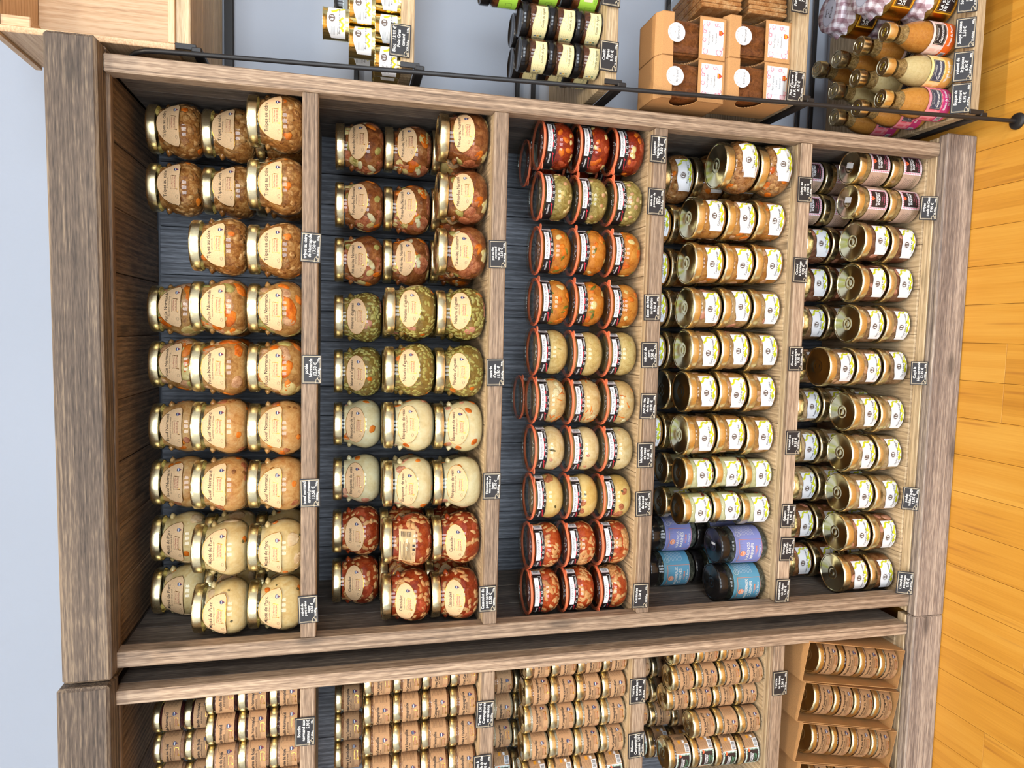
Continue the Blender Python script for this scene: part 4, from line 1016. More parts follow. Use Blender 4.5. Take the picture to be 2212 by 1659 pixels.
# ------------------------------------------------------------------ chalkboard price cards
TAGMATS = [SLATEINK]
def price_card(label, lines, loc, tilt=0.0, roll=0.0, w=.054, h=.0365):
    P = Print([SLATEINK]); t = .0018
    P.frame(TAGLINE, 0, 0, w - .004, h - .004, .0007, 0)
    P.frame(TAGLINE, .0004, .0004, w - .0064, h - .0064, .0004, 0)
    P.rect(SLATEINK, -w / 2 + .0075, -h / 2 + .0065, .009, .007, 1)
    fl = [(-w / 2 + .0022 + .0085 * (1 - math.cos(a)) / 2 + .0016 * math.sin(2 * a), -h / 2 + .0024 + .0100 * a / 6.28 + .0012 * math.sin(3 * a)) for a in [k * 6.28 / 14 for k in range(15)]]
    P.stroke(TAGLINE, fl, .0008, 2)
    P.ringo(TAGLINE, -w / 2 + .0062, -h / 2 + .0042, .0030, .0020, .0007, 2, 14)
    body = lines[:-3]; price, per, wt = lines[-3:]
    n = len(body) + (1 if price else 0); top = h / 2 - .0052; step = min(.0082, (h - .0125) / max(n, 1))
    ch = min(.0056, step * .72)
    for k, s in enumerate(body + ([price] if price else [])):
        P.text(CHALK, s, .001 + .002 * (k % 2), top - ch - step * k, ch, w - .011, bold=.018, shear=.06)
    P.text(CHALK, per, -w / 2 + .0125, -h / 2 + .0036, .0036, .021, -1, bold=.015); P.text(CHALK, wt, w / 2 - .0052, -h / 2 + .0044, .0034, .012, 1, bold=.015)
    m = MB(); m.box((0, t / 2, 0), (w, t, h), .0004, 0)
    q = P.flatmesh('card'); m.v += []; o = len(m.v)
    m.v += q.v; m.f += [tuple(i + o for i in f) for f in q.f]; m.m += q.m
    ob = m.build('price_card', P.mats, None, loc, (tilt, roll, 0), None, recalc=False)
    ob['label'] = label; ob['category'] = 'price tag'; ob['group'] = 'chalkboard price cards'
    return ob
YR = -.0062
CARDS = [
 ('tripe in cider at 13.50 euros', 'top', ['tripes au cidre', 'de Normandie'], '13.50 €', '18.00/kg', '750g', (-.3091, YR, 1.4558)),
 ('potée at 13.50 euros', 'top', ['potée', 'Normande'], '13.50 €', '17.60/kg', '770g', (-.5335, YR, 1.4530)),
 ('beef with carrots and prunes', 'top', ['boeuf normand', 'carottes/ pruneaux'], '13.50 €', '18.00/kg', '750g', (-.7669, YR, 1.4553)),
 ('creamy pork Isigny', 'top', ['mijoté de', 'porc crème', 'Isigny'], '13.50 €', '18.00/kg', '750g', (-.9921, YR, 1.4577)),
 ('pot au feu', 'second', ['pot au feu', 'normand', 'val de sée'], '13.50 €', '18.00/kg', '750g', (-.3035, YR, 1.1040)),
 ('navarin of lamb', 'second', ['navarin', "d'agneau"], '15.50 €', '20.66/kg', '750g', (-.5349, YR, 1.1030)),
 ('blanquette with cream', 'second', ['blanquette de', "veau crème d'", 'Isigny'], '13.50 €', '18.00/kg', '750g', (-.7628, YR, 1.1050)),
 ('Norman pork cassoulet', 'second', ['Cassoulet de', 'porc normand'], '13.50 €', '18.00/kg', '750g', (-.9944, YR, 1.1085)),
 ('vegetable lasagne', 'third', ['Lasagnes', 'végétariennes'], '9.50 €', '25.33/kg', '375g', (-.0744, YR, .7737)),
 ('potato salad', 'third', ['Salade de', 'pommes de', 'terre'], '8.50 €', '26.56/kg', '320g', (-.1796, YR, .7752)),
 ('chorizo pork', 'third', ['Sauté de Porc', 'au chorizo'], '9.50 €', '25.33/kg', '375g', (-.3957, YR, .7745)),
 ('simmered pork', 'third', ['mijoté de', 'porc'], '9.50 €', '25.33/kg', '375g', (-.4947, YR, .7760)),
 ('seafood pot au feu', 'third', ['pot au feu', 'de la mer'], '10.50 €', '30.00/kg', '350g', (-.6019, YR, .7740)),
 ('veal blanquette', 'third', ['blanquette', 'de veau'], '9.50 €', '27.14/kg', '350g', (-.7053, YR, .7764)),
 ('beef parmentier', 'third', ['parmentier', 'de boeuf'], '9.50 €', '25.33/kg', '375g', (-.8093, YR, .7762)),
 ('cassoulet at 9.50 euros', 'third', ['Cassoulet'], '9.50 €', '25.33/kg', '375g', (-1.0094, YR, .7746)),
 ('tripe at 10.95 euros', 'fourth', ['tripes au', 'cidre'], '10.95 €', '13.69/kg', '800g', (-.1302, YR, .4277)),
 ('duck with orange', 'fourth', ['Canard', "à l'orange"], '9,95 €', '24,875/kg', '400g', (-.3031, YR, .4282)),
 ('Camembert duck', 'fourth', ['Canard au', 'camembert'], '9.95 €', '24.875/kg', '400g', (-.4965, YR, .4275)),
 ('cider duck', 'fourth', ['Canard au', 'cidre'], '9.95 €', '24.875/kg', '400g', (-.6833, YR, .4234)),
 ('preserved gizzards', 'fourth', ['Gésiers', 'confits de volaille'], '9.90 €', '24.75/kg', '400g', (-.8491, YR, .4249)),
 ('marinated herrings', 'fourth', ['harengs', 'marinés'], '5.95 €', '11.90/kg', '500g', (-.9240, YR - .0024, .4246)),
 ('mackerel in white wine', 'fourth', ['maquereaux', 'vin blanc'], '5.95 €', '11.90/kg', '500g', (-1.0200, YR, .4289)),
]
for d, bay, body, pr, per, wt, loc in CARDS:
    price_card('black chalkboard card for %s, on %s bay rail' % (d, bay), body + [pr, per, wt], loc, 0, random.uniform(-.04, .04))
LOW = [
 ('Caen-style tripe', ['tripes', 'mode de Caen'], '7.95 €', '15.90/kg', '500g', (-.1473, -.002, .1010)),
 ('chicken in beer', ['Coq à la', 'bière normande'], '12.95 €', '21.58/kg', '600g', (-.5245, -.004, .0990)),
 ('creamy chicken', ['poulet', "vallée d'auge"], '12.95 €', '21.58/kg', '600g', (-.82, -.004, .0985)),
 ('Pommeau duck', ['Canard au', 'pommeau'], '9.95 €', '24.875/kg', '400g', (-1.0225, -.004, .0985)),
]
for d, body, pr, per, wt, loc in LOW:
    price_card('black chalkboard card for %s, leaning above the bottom plinth' % d, body + [pr, per, wt], loc, -.42, random.uniform(-.06, .06))
for d, bay, body, pr, per, wt, loc in [
 ('boudin with apples', 'top', ['Boudin', 'normand aux', 'pommes   5.90 €'], '', '31.05/kg', '190g', (-1.2342, YR, 1.4625)),
 ('country terrine with calvados', 'second', ['Terrine   5.50 €', 'Campagnarde', 'au calvados'], '', '28.95/kg', '190g', (-1.2371, YR, 1.1079)),
 ('andouille terrine', 'second', ['Terrine à', "l'andouille de Vire", '5.50 €'], '', '28.95/kg', '190g', (-1.352, YR, 1.1106)),
 ('Camembert terrine', 'third', ['Terrine', 'au camembert'], '5.50 €', '28.95/kg', '190g', (-1.221, YR, .7722)),
 ('country rillettes', 'third', ['Rillettes', 'Campagnardes', 'normandes  5.50 €'], '', '28.95/kg', '190g', (-1.3434, YR, .7700)),
 ('Livarot terrine', 'fourth', ['Terrine', 'au livarot'], '5.50 €', '28.95/kg', '190g', (-1.2369, YR, .4225))]:
    price_card('black chalkboard card for %s, %s rail of left unit' % (d, bay), body + [pr, per, wt], loc, 0, random.uniform(-.06, .03), w=.057, h=.038)

# ------------------------------------------------------------------ leaning iron ladder shelf on the right
LZ = [1.690, 1.296, .905, .507, .109]
def fy(z): return -.118 + .085 * z
lad = thing('ladder_shelf', 'black iron ladder shelf with light wooden boards, leaning at the right', 'shelf')
def rod(x):
    pts = [(x, fy(z), z) for z in (.004, .4, .8, 1.2, 1.6, 1.715)]
    pts += [(x, fy(1.715) + .06 * (1 - math.cos(a)), 1.715 + .06 * math.sin(a)) for a in (.4, .8, 1.2, 1.57)] + [(x, .395, 1.777)]
    m = MB(); m.tube(pts, .0043, 12); return m.build('rod', IRON, lad, smooth=0.9)
rod(.0225); rod(.872)
for x in (.0225, .872):
    m = MB(); m.lathe([(0, .007), (.012, .007), (.0165, .005), (.0175, .002), (.0175, 0), (0, 0)], 28); m.build('foot', IRON, lad, (x, fy(0), 0), smooth=0.9)
    m = MB(); m.tube([(x + (.012 if x < .5 else -.012), .384, .03), (x + (.012 if x < .5 else -.012), .384, 1.76)], .006, 10); m.build('back_post', IRON, lad, smooth=0.9)
for z in LZ:
    f = fy(z)
    nb = 3; y0 = f + .008; y1 = .366; wd = (y1 - y0) / nb
    sb = link('shelf_board', None, lad); sb.empty_display_size = .02
    for k in range(nb):
        o = board('plank', (.034, y0 + wd * k + .0003, z - .024), (.860, y0 + wd * (k + 1) - .0003, z - .0002 * (k % 2)), W('ladder', 0), sb, .0016)
    for x in (.0330, .8605):
        m = MB(); m.box((0, 0, 0), (.010, .37 - f, .018), .002); m.build('side_bar', IRON, lad, (x, (f + .376) / 2, z - .0345))
        m = MB(); m.box((0, 0, -.012), (.010, .003, .036), .0008); m.box((0, .014, -.0265), (.010, .030, .003), .0008); m.build('bracket', IRON, lad, (x + (.004 if x < .5 else -.004), f + .0055, z - .004))
    for dz in ((.077, .036) if z < 1.6 else (-.036,)):
        m = MB(); m.box((0, 0, 0), (.835, .008, .011 if z < 1.6 else .020), .002); m.build('cross_bar', IRON, lad, (.447, .381, z + dz))

# ------------------------------------------------------------------ pine crate on the top board
cr = thing('pine_crate', 'pale knotty pine crate, open to the front, on the top board', 'crate', (.0275, .026, 1.6902))
cw, cd, chh, ct = .62, .17, .283, .011
board('side_board', (0, 0, .0), (ct, cd, chh), W('pine', 1), cr); board('side_board', (cw - ct, 0, 0), (cw, cd, chh), W('pine', 1), cr)
board('bottom_board', (ct + .0004, 0, 0), (cw - ct - .0004, cd, ct), W('pine', 0), cr); board('top_board', (ct + .0004, 0, chh - ct), (cw - ct - .0004, cd, chh), W('pine', 0), cr)
for k in range(2): board('back_panel', (ct + .0004 + k * .2992, cd - .012, ct + .0004), (ct + (k + 1) * .2990, cd - .001, chh - ct - .0004), W('pine', 2), cr)
for x in (ct + .0005, cw - ct - .0185):
    for z in (ct + .0005, chh - ct - .0455): 
        board('corner_block', (x, .004 if z > .1 else .095, z), (x + .018, cd - .0125, z + (.045 if z > .1 else .020)), W('pine', 2), cr)
board('top_batten', (-.006, 0, chh - .012), (-.0004, cd, chh + .0), W('pine', 1), cr, .0006)

# ------------------------------------------------------------------ goods on the ladder shelf
def lathe_part(name, prof, mats, parent, n=36, smooth=0.8, loc=(0, 0, 0)):
    return link(name, cached((name, str(prof), str([q.name for q in mats])), lambda: (lambda m: (m.lathe(prof, n), m.mesh(name, mats, smooth))[1])(MB())), parent, loc)
# tins of foie gras
CAN = [(0, .0008), (.0268, .0008), (.0272, 0), (.0284, 0), (.0284, .0016), (.0277, .0026), (.0277, .0448), (.0284, .0458), (.0284, .0475), (.0272, .0475), (.0266, .0462), (0, .0462)]
def can_label():
    P = Print([WHITE]); z0, z1 = .0065, .0400; h = z1 - z0
    P.area(WHITE, -.034, .030, lambda x: z0, lambda x: z1 - .004 * (1 + math.sin(x * 90 - 1.2)) * (1 if x < .004 else .4), 30, 2, 0)
    P.oval(DUCK, .004, z0 + .72 * h, .0068, .0058, 1)
    for s in (-1, 1): P.poly(WHITE, [(.004 + s * .0012, z0 + .72 * h - .003), (.004 + s * .0044, z0 + .72 * h - .002), (.004 + s * .0034, z0 + .72 * h + .001), (.004 + s * .0046, z0 + .72 * h + .0034), (.004 + s * .0018, z0 + .72 * h + .002)], 2)
    P.ringo(DUCK, .004, z0 + .72 * h, .0086, .0076, .0003, 1)
    YL = flat('yellow_print', (232, 220, 30), .5)
    P.stroke(YL, [(.016, z0 + .75 * h), (.019, z0 + .5 * h), (.023, z0 + .42 * h), (.024, z0 + .2 * h), (.029, z0 + .04 * h)], .0046, 1)
    P.stroke(YL, [(-.018, z0 + .1 * h), (-.012, z0 + .22 * h), (-.006, z0 + .1 * h), (0, z0 + .3 * h), (.006, z0 + .12 * h)], .0044, 1)
    P.text(INK, 'Bloc de foie gras de canard', .001, z0 + .28 * h, .0034, .048, shear=.2, layer=3); P.lines(INK, -.018, z0 + .62 * h, .016, .012, 6, .0004, 2)
    return P.wrap([(.0277, 0), (.0277, .05)], 'label', .0003)
CANS = [(.1705, .045, 0, 'right end of the front row'), (.1130, .045, 0, 'middle of the front row'), (.0555, .045, 0, 'left end of the front row'), (.1418, .045, 1, 'right of the second tier'), (.0843, .045, 1, 'left of the second tier'), (.1130, .045, 2, 'alone on the top tier'),
        (.1750, .104, 0, 'right of the hidden back row'), (.1175, .104, 0, 'middle of the hidden back row'), (.0620, .104, 0, 'left of the back row beside the rod'), (.0880, .104, 1, 'left of the second tier behind'), (.1462, .104, 1, 'right of the second tier behind')]
for x, y, k, d in CANS:
    t = thing('tin_can', 'gold foie gras tin, ' + d, 'tin', (x, y, LZ[1] + k * .0475), (0, 0, random.uniform(-.25, .2)), 'gold foie gras tins')
    lathe_part('tin_body', CAN, [CANGOLD], t); link('label', cached('canlab', can_label), t)
t = thing('glass_jar', 'tall amber jar behind the foie gras tins', 'jar', (.205, .175, LZ[1]))
lathe_part('glass', [(0, 0), (.027, 0), (.031, .004), (.031, .09), (.026, .104), (.026, .108)], [GLASS], t); lathe_part('contents', [(0, .003), (.026, .003), (.029, .006), (.029, .088), (.024, .098), (0, .098)], [F('amber', (92, 66, 22), (132, 100, 40), (160, 130, 60), scale=60)], t)
lathe_part('lid', [(0, .125), (.0275, .125), (.028, .124), (.028, .108), (.0265, .108)], [BLACKLID], t)
Pq = Print([WHITE]); Pq.area(WHITE, -.02, .02, lambda x: .04, lambda x: .085, 10, 1, 0); Pq.oval(DUCK, 0, .072, .006, .005, 1); link('label', Pq.wrap([(.031, 0), (.031, .09)], 'label'), t)

# fig preserves
CONF = [(0, .0008), (.026, 0), (.0300, .0015), (.0318, .0060), (.0318, .0350), (.0300, .0385), (.0292, .0400)]
FIGS = F('figs', (58, 28, 12), (88, 46, 22), (112, 66, 34), scale=80)
def conf_label():
    YC = kraft('label_pale_yellow', (236, 226, 170)); OL = flat('ink_olive', (140, 128, 70), .6); P = Print([YC]); z0, z1 = .0045, .0330; h = z1 - z0
    def hi(x): return z1 - .0032 * (1 - math.cos((x + .010) * 95)) * (1 if x > -.010 else .55)
    P.area(YC, -.044, .030, lambda x: z0, hi, 34, 3, 0)
    P.stroke(OL, [(x * .001, z0 + .0012) for x in range(-42, 29, 3)], .0003, 1); P.stroke(OL, [(x * .001, hi(x * .001) - .0012) for x in range(-42, 29, 2)], .0003, 1)
    P.stroke(OL, [(.002, z0 + .62 * h), (.006, z0 + .78 * h), (.009, z0 + .70 * h), (.012, z0 + .62 * h)], .0004, 1); P.stroke(OL, [(.001, z0 + .60 * h), (.014, z0 + .60 * h)], .0003, 1)
    P.text(OL, 'Artisan Conserveur', .007, z0 + .47 * h, .0020, .026, layer=1); P.text(INK, 'Confit de Figues', .006, z0 + .24 * h, .0042, .036, shear=.3)
    P.lines(OL, .006, z0 + .12 * h, .024, .0022, 2, .0003, 1); P.barcode(-.038, z0 + .5 * h, .008, .017, True, 1, flat('ink_bronze', (120, 104, 60), .6)); P.lines(OL, -.020, z0 + .5 * h, .010, .016, 5, .0003, 1)
    for k, c in enumerate(((70, 120, 90), (230, 180, 70), (90, 110, 150))): P.rect(flat('mark_%d' % k, c, .5), -.0295, z0 + (.3 + .2 * k) * h, .0028, .004, 1)
    return P.wrap([(.0318, 0), (.0318, .04)], 'label', .0003)
def fig_jar(x, y, z, label, rot, green=False):
    s = 1.0
    t = thing('fig_jar', label, 'jar', (x, y, z), (0, 0, rot), 'fig preserve jars')
    if not green:
        lathe_part('glass', CONF, [GLASS], t); lathe_part('contents', [(0, .002), (.025, .002), (.029, .0035), (.0304, .007), (.0304, .034), (.028, .0375), (0, .0378)], [FIGS], t)
        lathe_part('lid', [(0, .0535), (.0285, .0535), (.0295, .0545), (.0312, .0545), (.0325, .0530), (.0325, .0412), (.0315, .0398), (.029, .0398)], [BLACKLID], t)
        link('label', cached('conflab', conf_label), t)
    else:
        lathe_part('glass', [(0, .0008), (.030, 0), (.0345, .002), (.0358, .007), (.0358, .054), (.033, .059), (.032, .062)], [GLASS], t); lathe_part('contents', [(0, .002), (.029, .002), (.033, .004), (.0344, .008), (.0344, .053), (.031, .058), (0, .058)], [FIGS], t)
        lathe_part('lid', [(0, .0790), (.031, .0790), (.032, .0800), (.034, .0800), (.0352, .0785), (.0352, .0635), (.034, .0620), (.031, .0620)], [BLACKLID], t)
        def gl():
            GR = flat('label_lime', (166, 214, 70), .5); CRM = flat('label_field', (226, 212, 180), .6); P = Print([GR])
            P.area(GR, -.052, .06, lambda q: .010, lambda q: .046, 34, 1, 0); P.rect(CRM, 0, .029, .044, .018, 1)
            P.text(INK, 'Confit', 0, .030, .0050, .030, shear=.25); P.text(INK, 'de Figues', 0, .0225, .0050, .034, shear=.25); P.lines(INK, 0, .0145, .05, .004, 3, .0004, 1)
            P.frame(INK, -.040, .026, .012, .012, .0004, 1); P.lines(INK, .042, .028, .016, .024, 6, .0004, 1); return P.wrap([(.0358, 0), (.0358, .06)], 'label', .0003)
        link('label', cached('greenlab', gl), t)
TIER = ['lowest', 'middle', 'topmost']
for k in range(3):
    for x, nm in ((.1545, 'right'), (.0885, 'left')): fig_jar(x, .0165, LZ[2] + k * .0545, 'cream-labelled fig jar, %s of the front %s stack' % (TIER[k], nm), -.35)
    for x, nm in ((.1600, 'right'), (.0930, 'left')): fig_jar(x, .0830, LZ[2] + k * .0545, 'cream-labelled fig jar, %s of the rear %s stack' % (TIER[k], nm), -.75)
    fig_jar(.2235 - (.012 if k == 2 else 0), .022, LZ[2] + k * .080, 'lime-labelled fig jar, %s of its stack' % TIER[k], -.25, True)

# spice-loaf cartons
def carton(x, y, z, label, rot=0.0):
    t = thing('spice_loaf_carton', label, 'box', (x, y, z), (0, 0, rot), 'kraft spice loaf cartons')
    w_, d_, h_ = .0830, .092, .1465; ch = .010; wz0, wz1 = .058, .114; th = .0012
    def shell():
        m = MB()
        m.box((0, d_ / 2, th / 2), (w_, d_, th)); m.box((0, d_ - th / 2, h_ / 2), (w_, th, h_))
        m.box((0, th / 2, wz0 / 2), (w_, th, wz0)); m.box((0, th / 2, (wz1 + h_ - ch) / 2), (w_, th, h_ - ch - wz1))
        m.add([(-w_ / 2, 0, h_ - ch), (w_ / 2, 0, h_ - ch), (w_ / 2, ch * 1.6, h_), (-w_ / 2, ch * 1.6, h_)], [(0, 1, 2, 3)])
        m.box((0, (ch * 1.6 + d_) / 2, h_ - th / 2), (w_, d_ - ch * 1.6, th))
        N = 12; dep = .040
        for s in (-1, 1):
            X = s * (w_ / 2 - th / 2)
            ys = [dep * k / N for k in range(N + 1)]
            for a, b in zip(ys, ys[1:]):
                am = (a + b) / 2; hh = (wz1 - wz0) / 2 * math.sqrt(max(0, 1 - (am / dep) ** 2)); cz = (wz0 + wz1) / 2; tp = h_ - ch * max(0, 1 - am / (ch * 1.6))
                m.box((X, am, (cz - hh) / 2), (th, b - a, cz - hh)); m.box((X, am, (cz + hh + tp) / 2), (th, b - a, tp - cz - hh))
            m.box((X, (dep + d_) / 2, h_ / 2), (th, d_ - dep, h_))
        return m.mesh('carton_body', [KRAFTBOX])
    link('carton_body', cached('carton', shell), t)
    def loaf():
        m = MB(); n = 34
        lo = [( (w_ / 2 - .006 - (.0016 if k % 2 else 0)) * math.copysign(min(1, abs(math.cos(6.283 * k / n)) ** .35), math.cos(6.283 * k / n)), d_ / 2 + (d_ / 2 - .008 - (.0016 if k % 2 else 0)) * math.copysign(abs(math.sin(6.283 * k / n)) ** .35, math.sin(6.283 * k / n))) for k in range(n)]
        vs = []
        for z, s in ((.003, .90), (.06, .97), (.108, 1.0), (.124, .93), (.130, .6)):
            vs += [(a * s, d_ / 2 + (b - d_ / 2) * s, z) for a, b in lo]
        m.add(vs, [(r * n + k, r * n + (k + 1) % n, (r + 1) * n + (k + 1) % n, (r + 1) * n + k) for r in range(4) for k in range(n)] + [tuple(range(n))[::-1], tuple(range(4 * n, 5 * n))])
        return m.mesh('loaf', [F('gingerbread', (84, 44, 20), (120, 68, 32), (146, 88, 46), scale=90, rough=.5)], 0.9)
    link('loaf', cached('loaf', loaf), t)
    def film():
        m = MB(); N = 10
        vs = [((-w_ / 2 + .001) + (w_ - .002) * k / N, .0022 + .001 * math.sin(k * 1.9), z) for z in (wz0 - .004, (wz0 + wz1) / 2, wz1 + .004) for k in range(N + 1)]
        m.add(vs, [(r * (N + 1) + k, r * (N + 1) + k + 1, (r + 1) * (N + 1) + k + 1, (r + 1) * (N + 1) + k) for r in range(2) for k in range(N)]); return m.mesh('window_film', [FILM], 9)
    link('window_film', cached('cfilm', film), t)
    def sticker():
        P = Print([WHITE]); GREY = flat('ink_grey', (70, 70, 74), .6); cz = .108
        P.oval(WHITE, .003, cz, .0185, .0185, 0, 40)
        s_ = 'Les pains d\'épices'
        for k, c in enumerate(s_):
            a = math.radians(172 - 150 * k / (len(s_) - 1)); P.text(GREY, c, .003 + .0138 * math.cos(a), cz + .0138 * math.sin(a), .0026, None, 0, rot=a - math.pi / 2)
        P.text(GREY, 'de', .003, cz + .002, .0022); P.text(GREY, 'Bertrand', .003, cz - .0062, .0048, .029); P.rect(GREY, .003, cz - .0100, .012, .0003, 1)
        return P.flatmesh('s').mesh('sticker', P.mats, None, False)
    link('round_sticker', cached('csticker', sticker), t)
    def clab():
        P = Print([WHITE]); PKW = flat('watercolour_pink', (226, 120, 140), .6); PKL = flat('watercolour_pale', (244, 208, 214), .6); GREY = flat('ink_grey', (70, 70, 74), .6); cz = .0285
        P.rect(WHITE, .001, cz, .066, .046, 0)
        for px, pz, r in ((-.026, cz + .016, .006), (.020, cz + .017, .0065), (.028, cz + .012, .0040), (-.026, cz - .014, .0064), (-.018, cz - .018, .0050), (.012, cz + .019, .0040), (.027, cz - .006, .0036), (-.004, cz + .019, .0044)):
            P.oval(PKL, px, pz, r * .8, r * .8, 1, 16); P.ringo(PKW, px, pz, r, r * .95, .0011, 2, 20, .4, 5.6)
        for px, pz in ((.022, cz - .016), (.027, cz - .012)): P.stroke(PKW, [(px, pz), (px + .003, pz + .003), (px + .002, pz + .006)], .0008, 2)
        P.rect(WHITE, 0, cz, .044, .031, 3); P.frame(flat('ink_line', (190, 196, 204), .6), 0, cz, .044, .031, .0003, 4)
        P.text(GREY, "Pain d'épices", 0, cz + .0080, .0038, .036, layer=5); P.text(GREY, 'le petit', 0, cz + .0002, .0034, layer=5); P.text(GREY, 'Normand', 0, cz - .0080, .0038, layer=5)
        SH = flat('shield_red', (206, 36, 40), .5); GD = flat('shield_gold', (246, 196, 50), .5); sx, sz = .012, cz - .0170
        P.poly(SH, [(sx - .0048, sz + .0048), (sx + .0048, sz + .0048), (sx + .0046, sz - .0010), (sx, sz - .0056), (sx - .0046, sz - .0010)], 5)
        for q in (.0020, -.0014): P.stroke(GD, [(sx - .0034, sz + q), (sx - .0018, sz + q + .0010), (sx, sz + q), (sx + .0016, sz + q + .0010), (sx + .0034, sz + q)], .0013, 6)
        return P.flatmesh('l').mesh('label', P.mats, None, False)
    link('front_label', cached('clabel', clab), t)
yb = -.0440
carton(.1520, yb + .002, LZ[3], 'kraft spice-loaf carton, lower right of the four', .0); carton(.0680, yb, LZ[3], 'kraft spice-loaf carton, lower left beside the rod', .0)
carton(.1415, yb + .003, LZ[3] + .1466, 'kraft spice-loaf carton, upper right of the four', .0); carton(.0575, yb + .002, LZ[3] + .1466, 'kraft spice-loaf carton, upper left of the four', .0)
# loaves in clear bags beside the cartons
def bag(x, y, z, label, w_=.075, h_=.10, d_=.15):
    t = thing('bagged_bread', label, 'bread', (x, y, z), (0, 0, .06), 'bread in clear bags')
    def crust():
        m = MB()
        for k in range(7): m.box((-w_ / 2 + .006 + (w_ - .012) * (k + .5) / 7, d_ / 2, h_ / 2), ((w_ - .014) / 7 - .0008, d_ - .012, h_ - .010 - .003 * (k % 2)), .003)
        return m.mesh('loaf', [F('bagged', (166, 106, 58), (200, 146, 92), (222, 182, 132), scale=70)], None)
    o = link('bread_slices', cached('crust%f' % w_, crust), t); 
    def fm():
        r = random.Random(4); m = MB(); N = 9
        vs = []
        for j in range(N + 1):
            for i in range(N + 1):
                a, b = i / N, j / N
                vs.append((-w_ / 2 + w_ * a + .002 * math.sin(9 * b + i), .0035 * math.sin(i * 2.3 + j * 1.7) - .002, h_ * .99 * b + .001))
        m.add(vs, [(j * (N + 1) + i, j * (N + 1) + i + 1, (j + 1) * (N + 1) + i + 1, (j + 1) * (N + 1) + i) for j in range(N) for i in range(N)])
        m.box((0, d_ / 2, h_ + .0008), (w_, d_, .001)); m.box((-w_ / 2 - .001, d_ / 2, h_ / 2), (.001, d_, h_)); return m.mesh('bag', [FILM], 0.9)
    link('bag_film', cached('bagfilm%f' % w_, fm), t)
bag(.2380, yb + .004, LZ[3], 'sliced loaf in a clear bag, lower of two right of the cartons'); bag(.2390, yb + .006, LZ[3] + .1025, 'sliced loaf in a clear bag, upper of two right of the cartons')

# bottled soups
BOT = [(0, .001), (.030, 0), (.0340, .0022), (.0352, .0070), (.0352, .0800), (.0342, .0900), (.0300, .1060), (.0235, .1210), (.0198, .1300), (.0190, .1380), (.0190, .1520)]
def soup_label(box, band, check, ink, l1, l2):
    C1 = flat('soup_check_%s' % box, check[0], .5); C2 = flat('soup_check2_%s' % box, check[1], .5); BD = flat('soup_band_%s' % box, band, .45); BX = flat('soup_field_%s' % box, ink, .5)
    P = Print([C1]); z0, z1 = .0160, .0740
    P.area(C1, -.074, .062, lambda x: z0, lambda x: z1, 40, 1, 0)
    for k in range(10): P.area(C2, -.072 + .0136 * k, -.072 + .0136 * k + .0062, lambda x: z0 + .022, lambda x: z1, 2, 1, 1)
    P.area(C2, -.074, .062, lambda x: z0 + .030, lambda x: z0 + .036, 40, 1, 1); P.area(C2, -.074, .062, lambda x: z1 - .006, lambda x: z1 - .001, 40, 1, 1)
    P.area(BD, -.074, .062, lambda x: z0, lambda x: z0 + .022, 40, 1, 1)
    P.rect(BX, .002, z0 + .0385, .048, .0265, 2); P.frame(TAGLINE, .002, z0 + .0385, .044, .0225, .0005, 3)
    P.text(CHALK, 'Le Comptoir', .001, z0 + .0445, .0034, .030, layer=4); P.text(CHALK, 'Gastronomie', .002, z0 + .0325, .0072, .040, shear=.25, bold=.01, layer=4)
    P.text(CHALK, l1, .003, z0 + (.0125 if l2 else .010), .0056, .050, bold=.015); 
    if l2: P.text(CHALK, l2, .003, z0 + .0055, .0048, .044, bold=.015)
    P.text(CHALK, 'Fabrication artisanale', .003, z0 + .0018, .0018, .034)
    P.rect(WHITE, -.046, z0 + .0115, .016, .012, 2); P.barcode(-.046, z0 + .0115, .014, .010, False, 3)
    return P.wrap([(.0352, 0), (.0352, .09)], 'label', .0003)
SOUP = {
 'fish': ('orange fish soup', F('soup_orange', (188, 118, 48), (202, 132, 58), (208, 142, 68), scale=160), lambda: soup_label('fish', (232, 104, 34), ((236, 196, 186), (244, 216, 208)), (36, 30, 32), 'Soupe de Poisson', None)),
 'scallop': ('cream scallop soup', F('soup_cream', (206, 180, 128), (216, 192, 142), (222, 200, 152), scale=160), lambda: soup_label('scallop', (230, 172, 84), ((242, 208, 120), (246, 222, 156)), (62, 66, 84), 'Velouté de Coquilles', 'St Jacques')),
 'bisque': ('lobster bisque', F('soup_bisque', (196, 128, 56), (208, 142, 66), (214, 150, 76), scale=160), lambda: soup_label('bisque', (198, 60, 118), ((232, 100, 118), (240, 150, 160)), (62, 66, 84), 'Bisque de Homard', 'au Cognac')),
}
RES = F('residue', (84, 62, 36), (150, 118, 72), (190, 158, 110), scale=200)
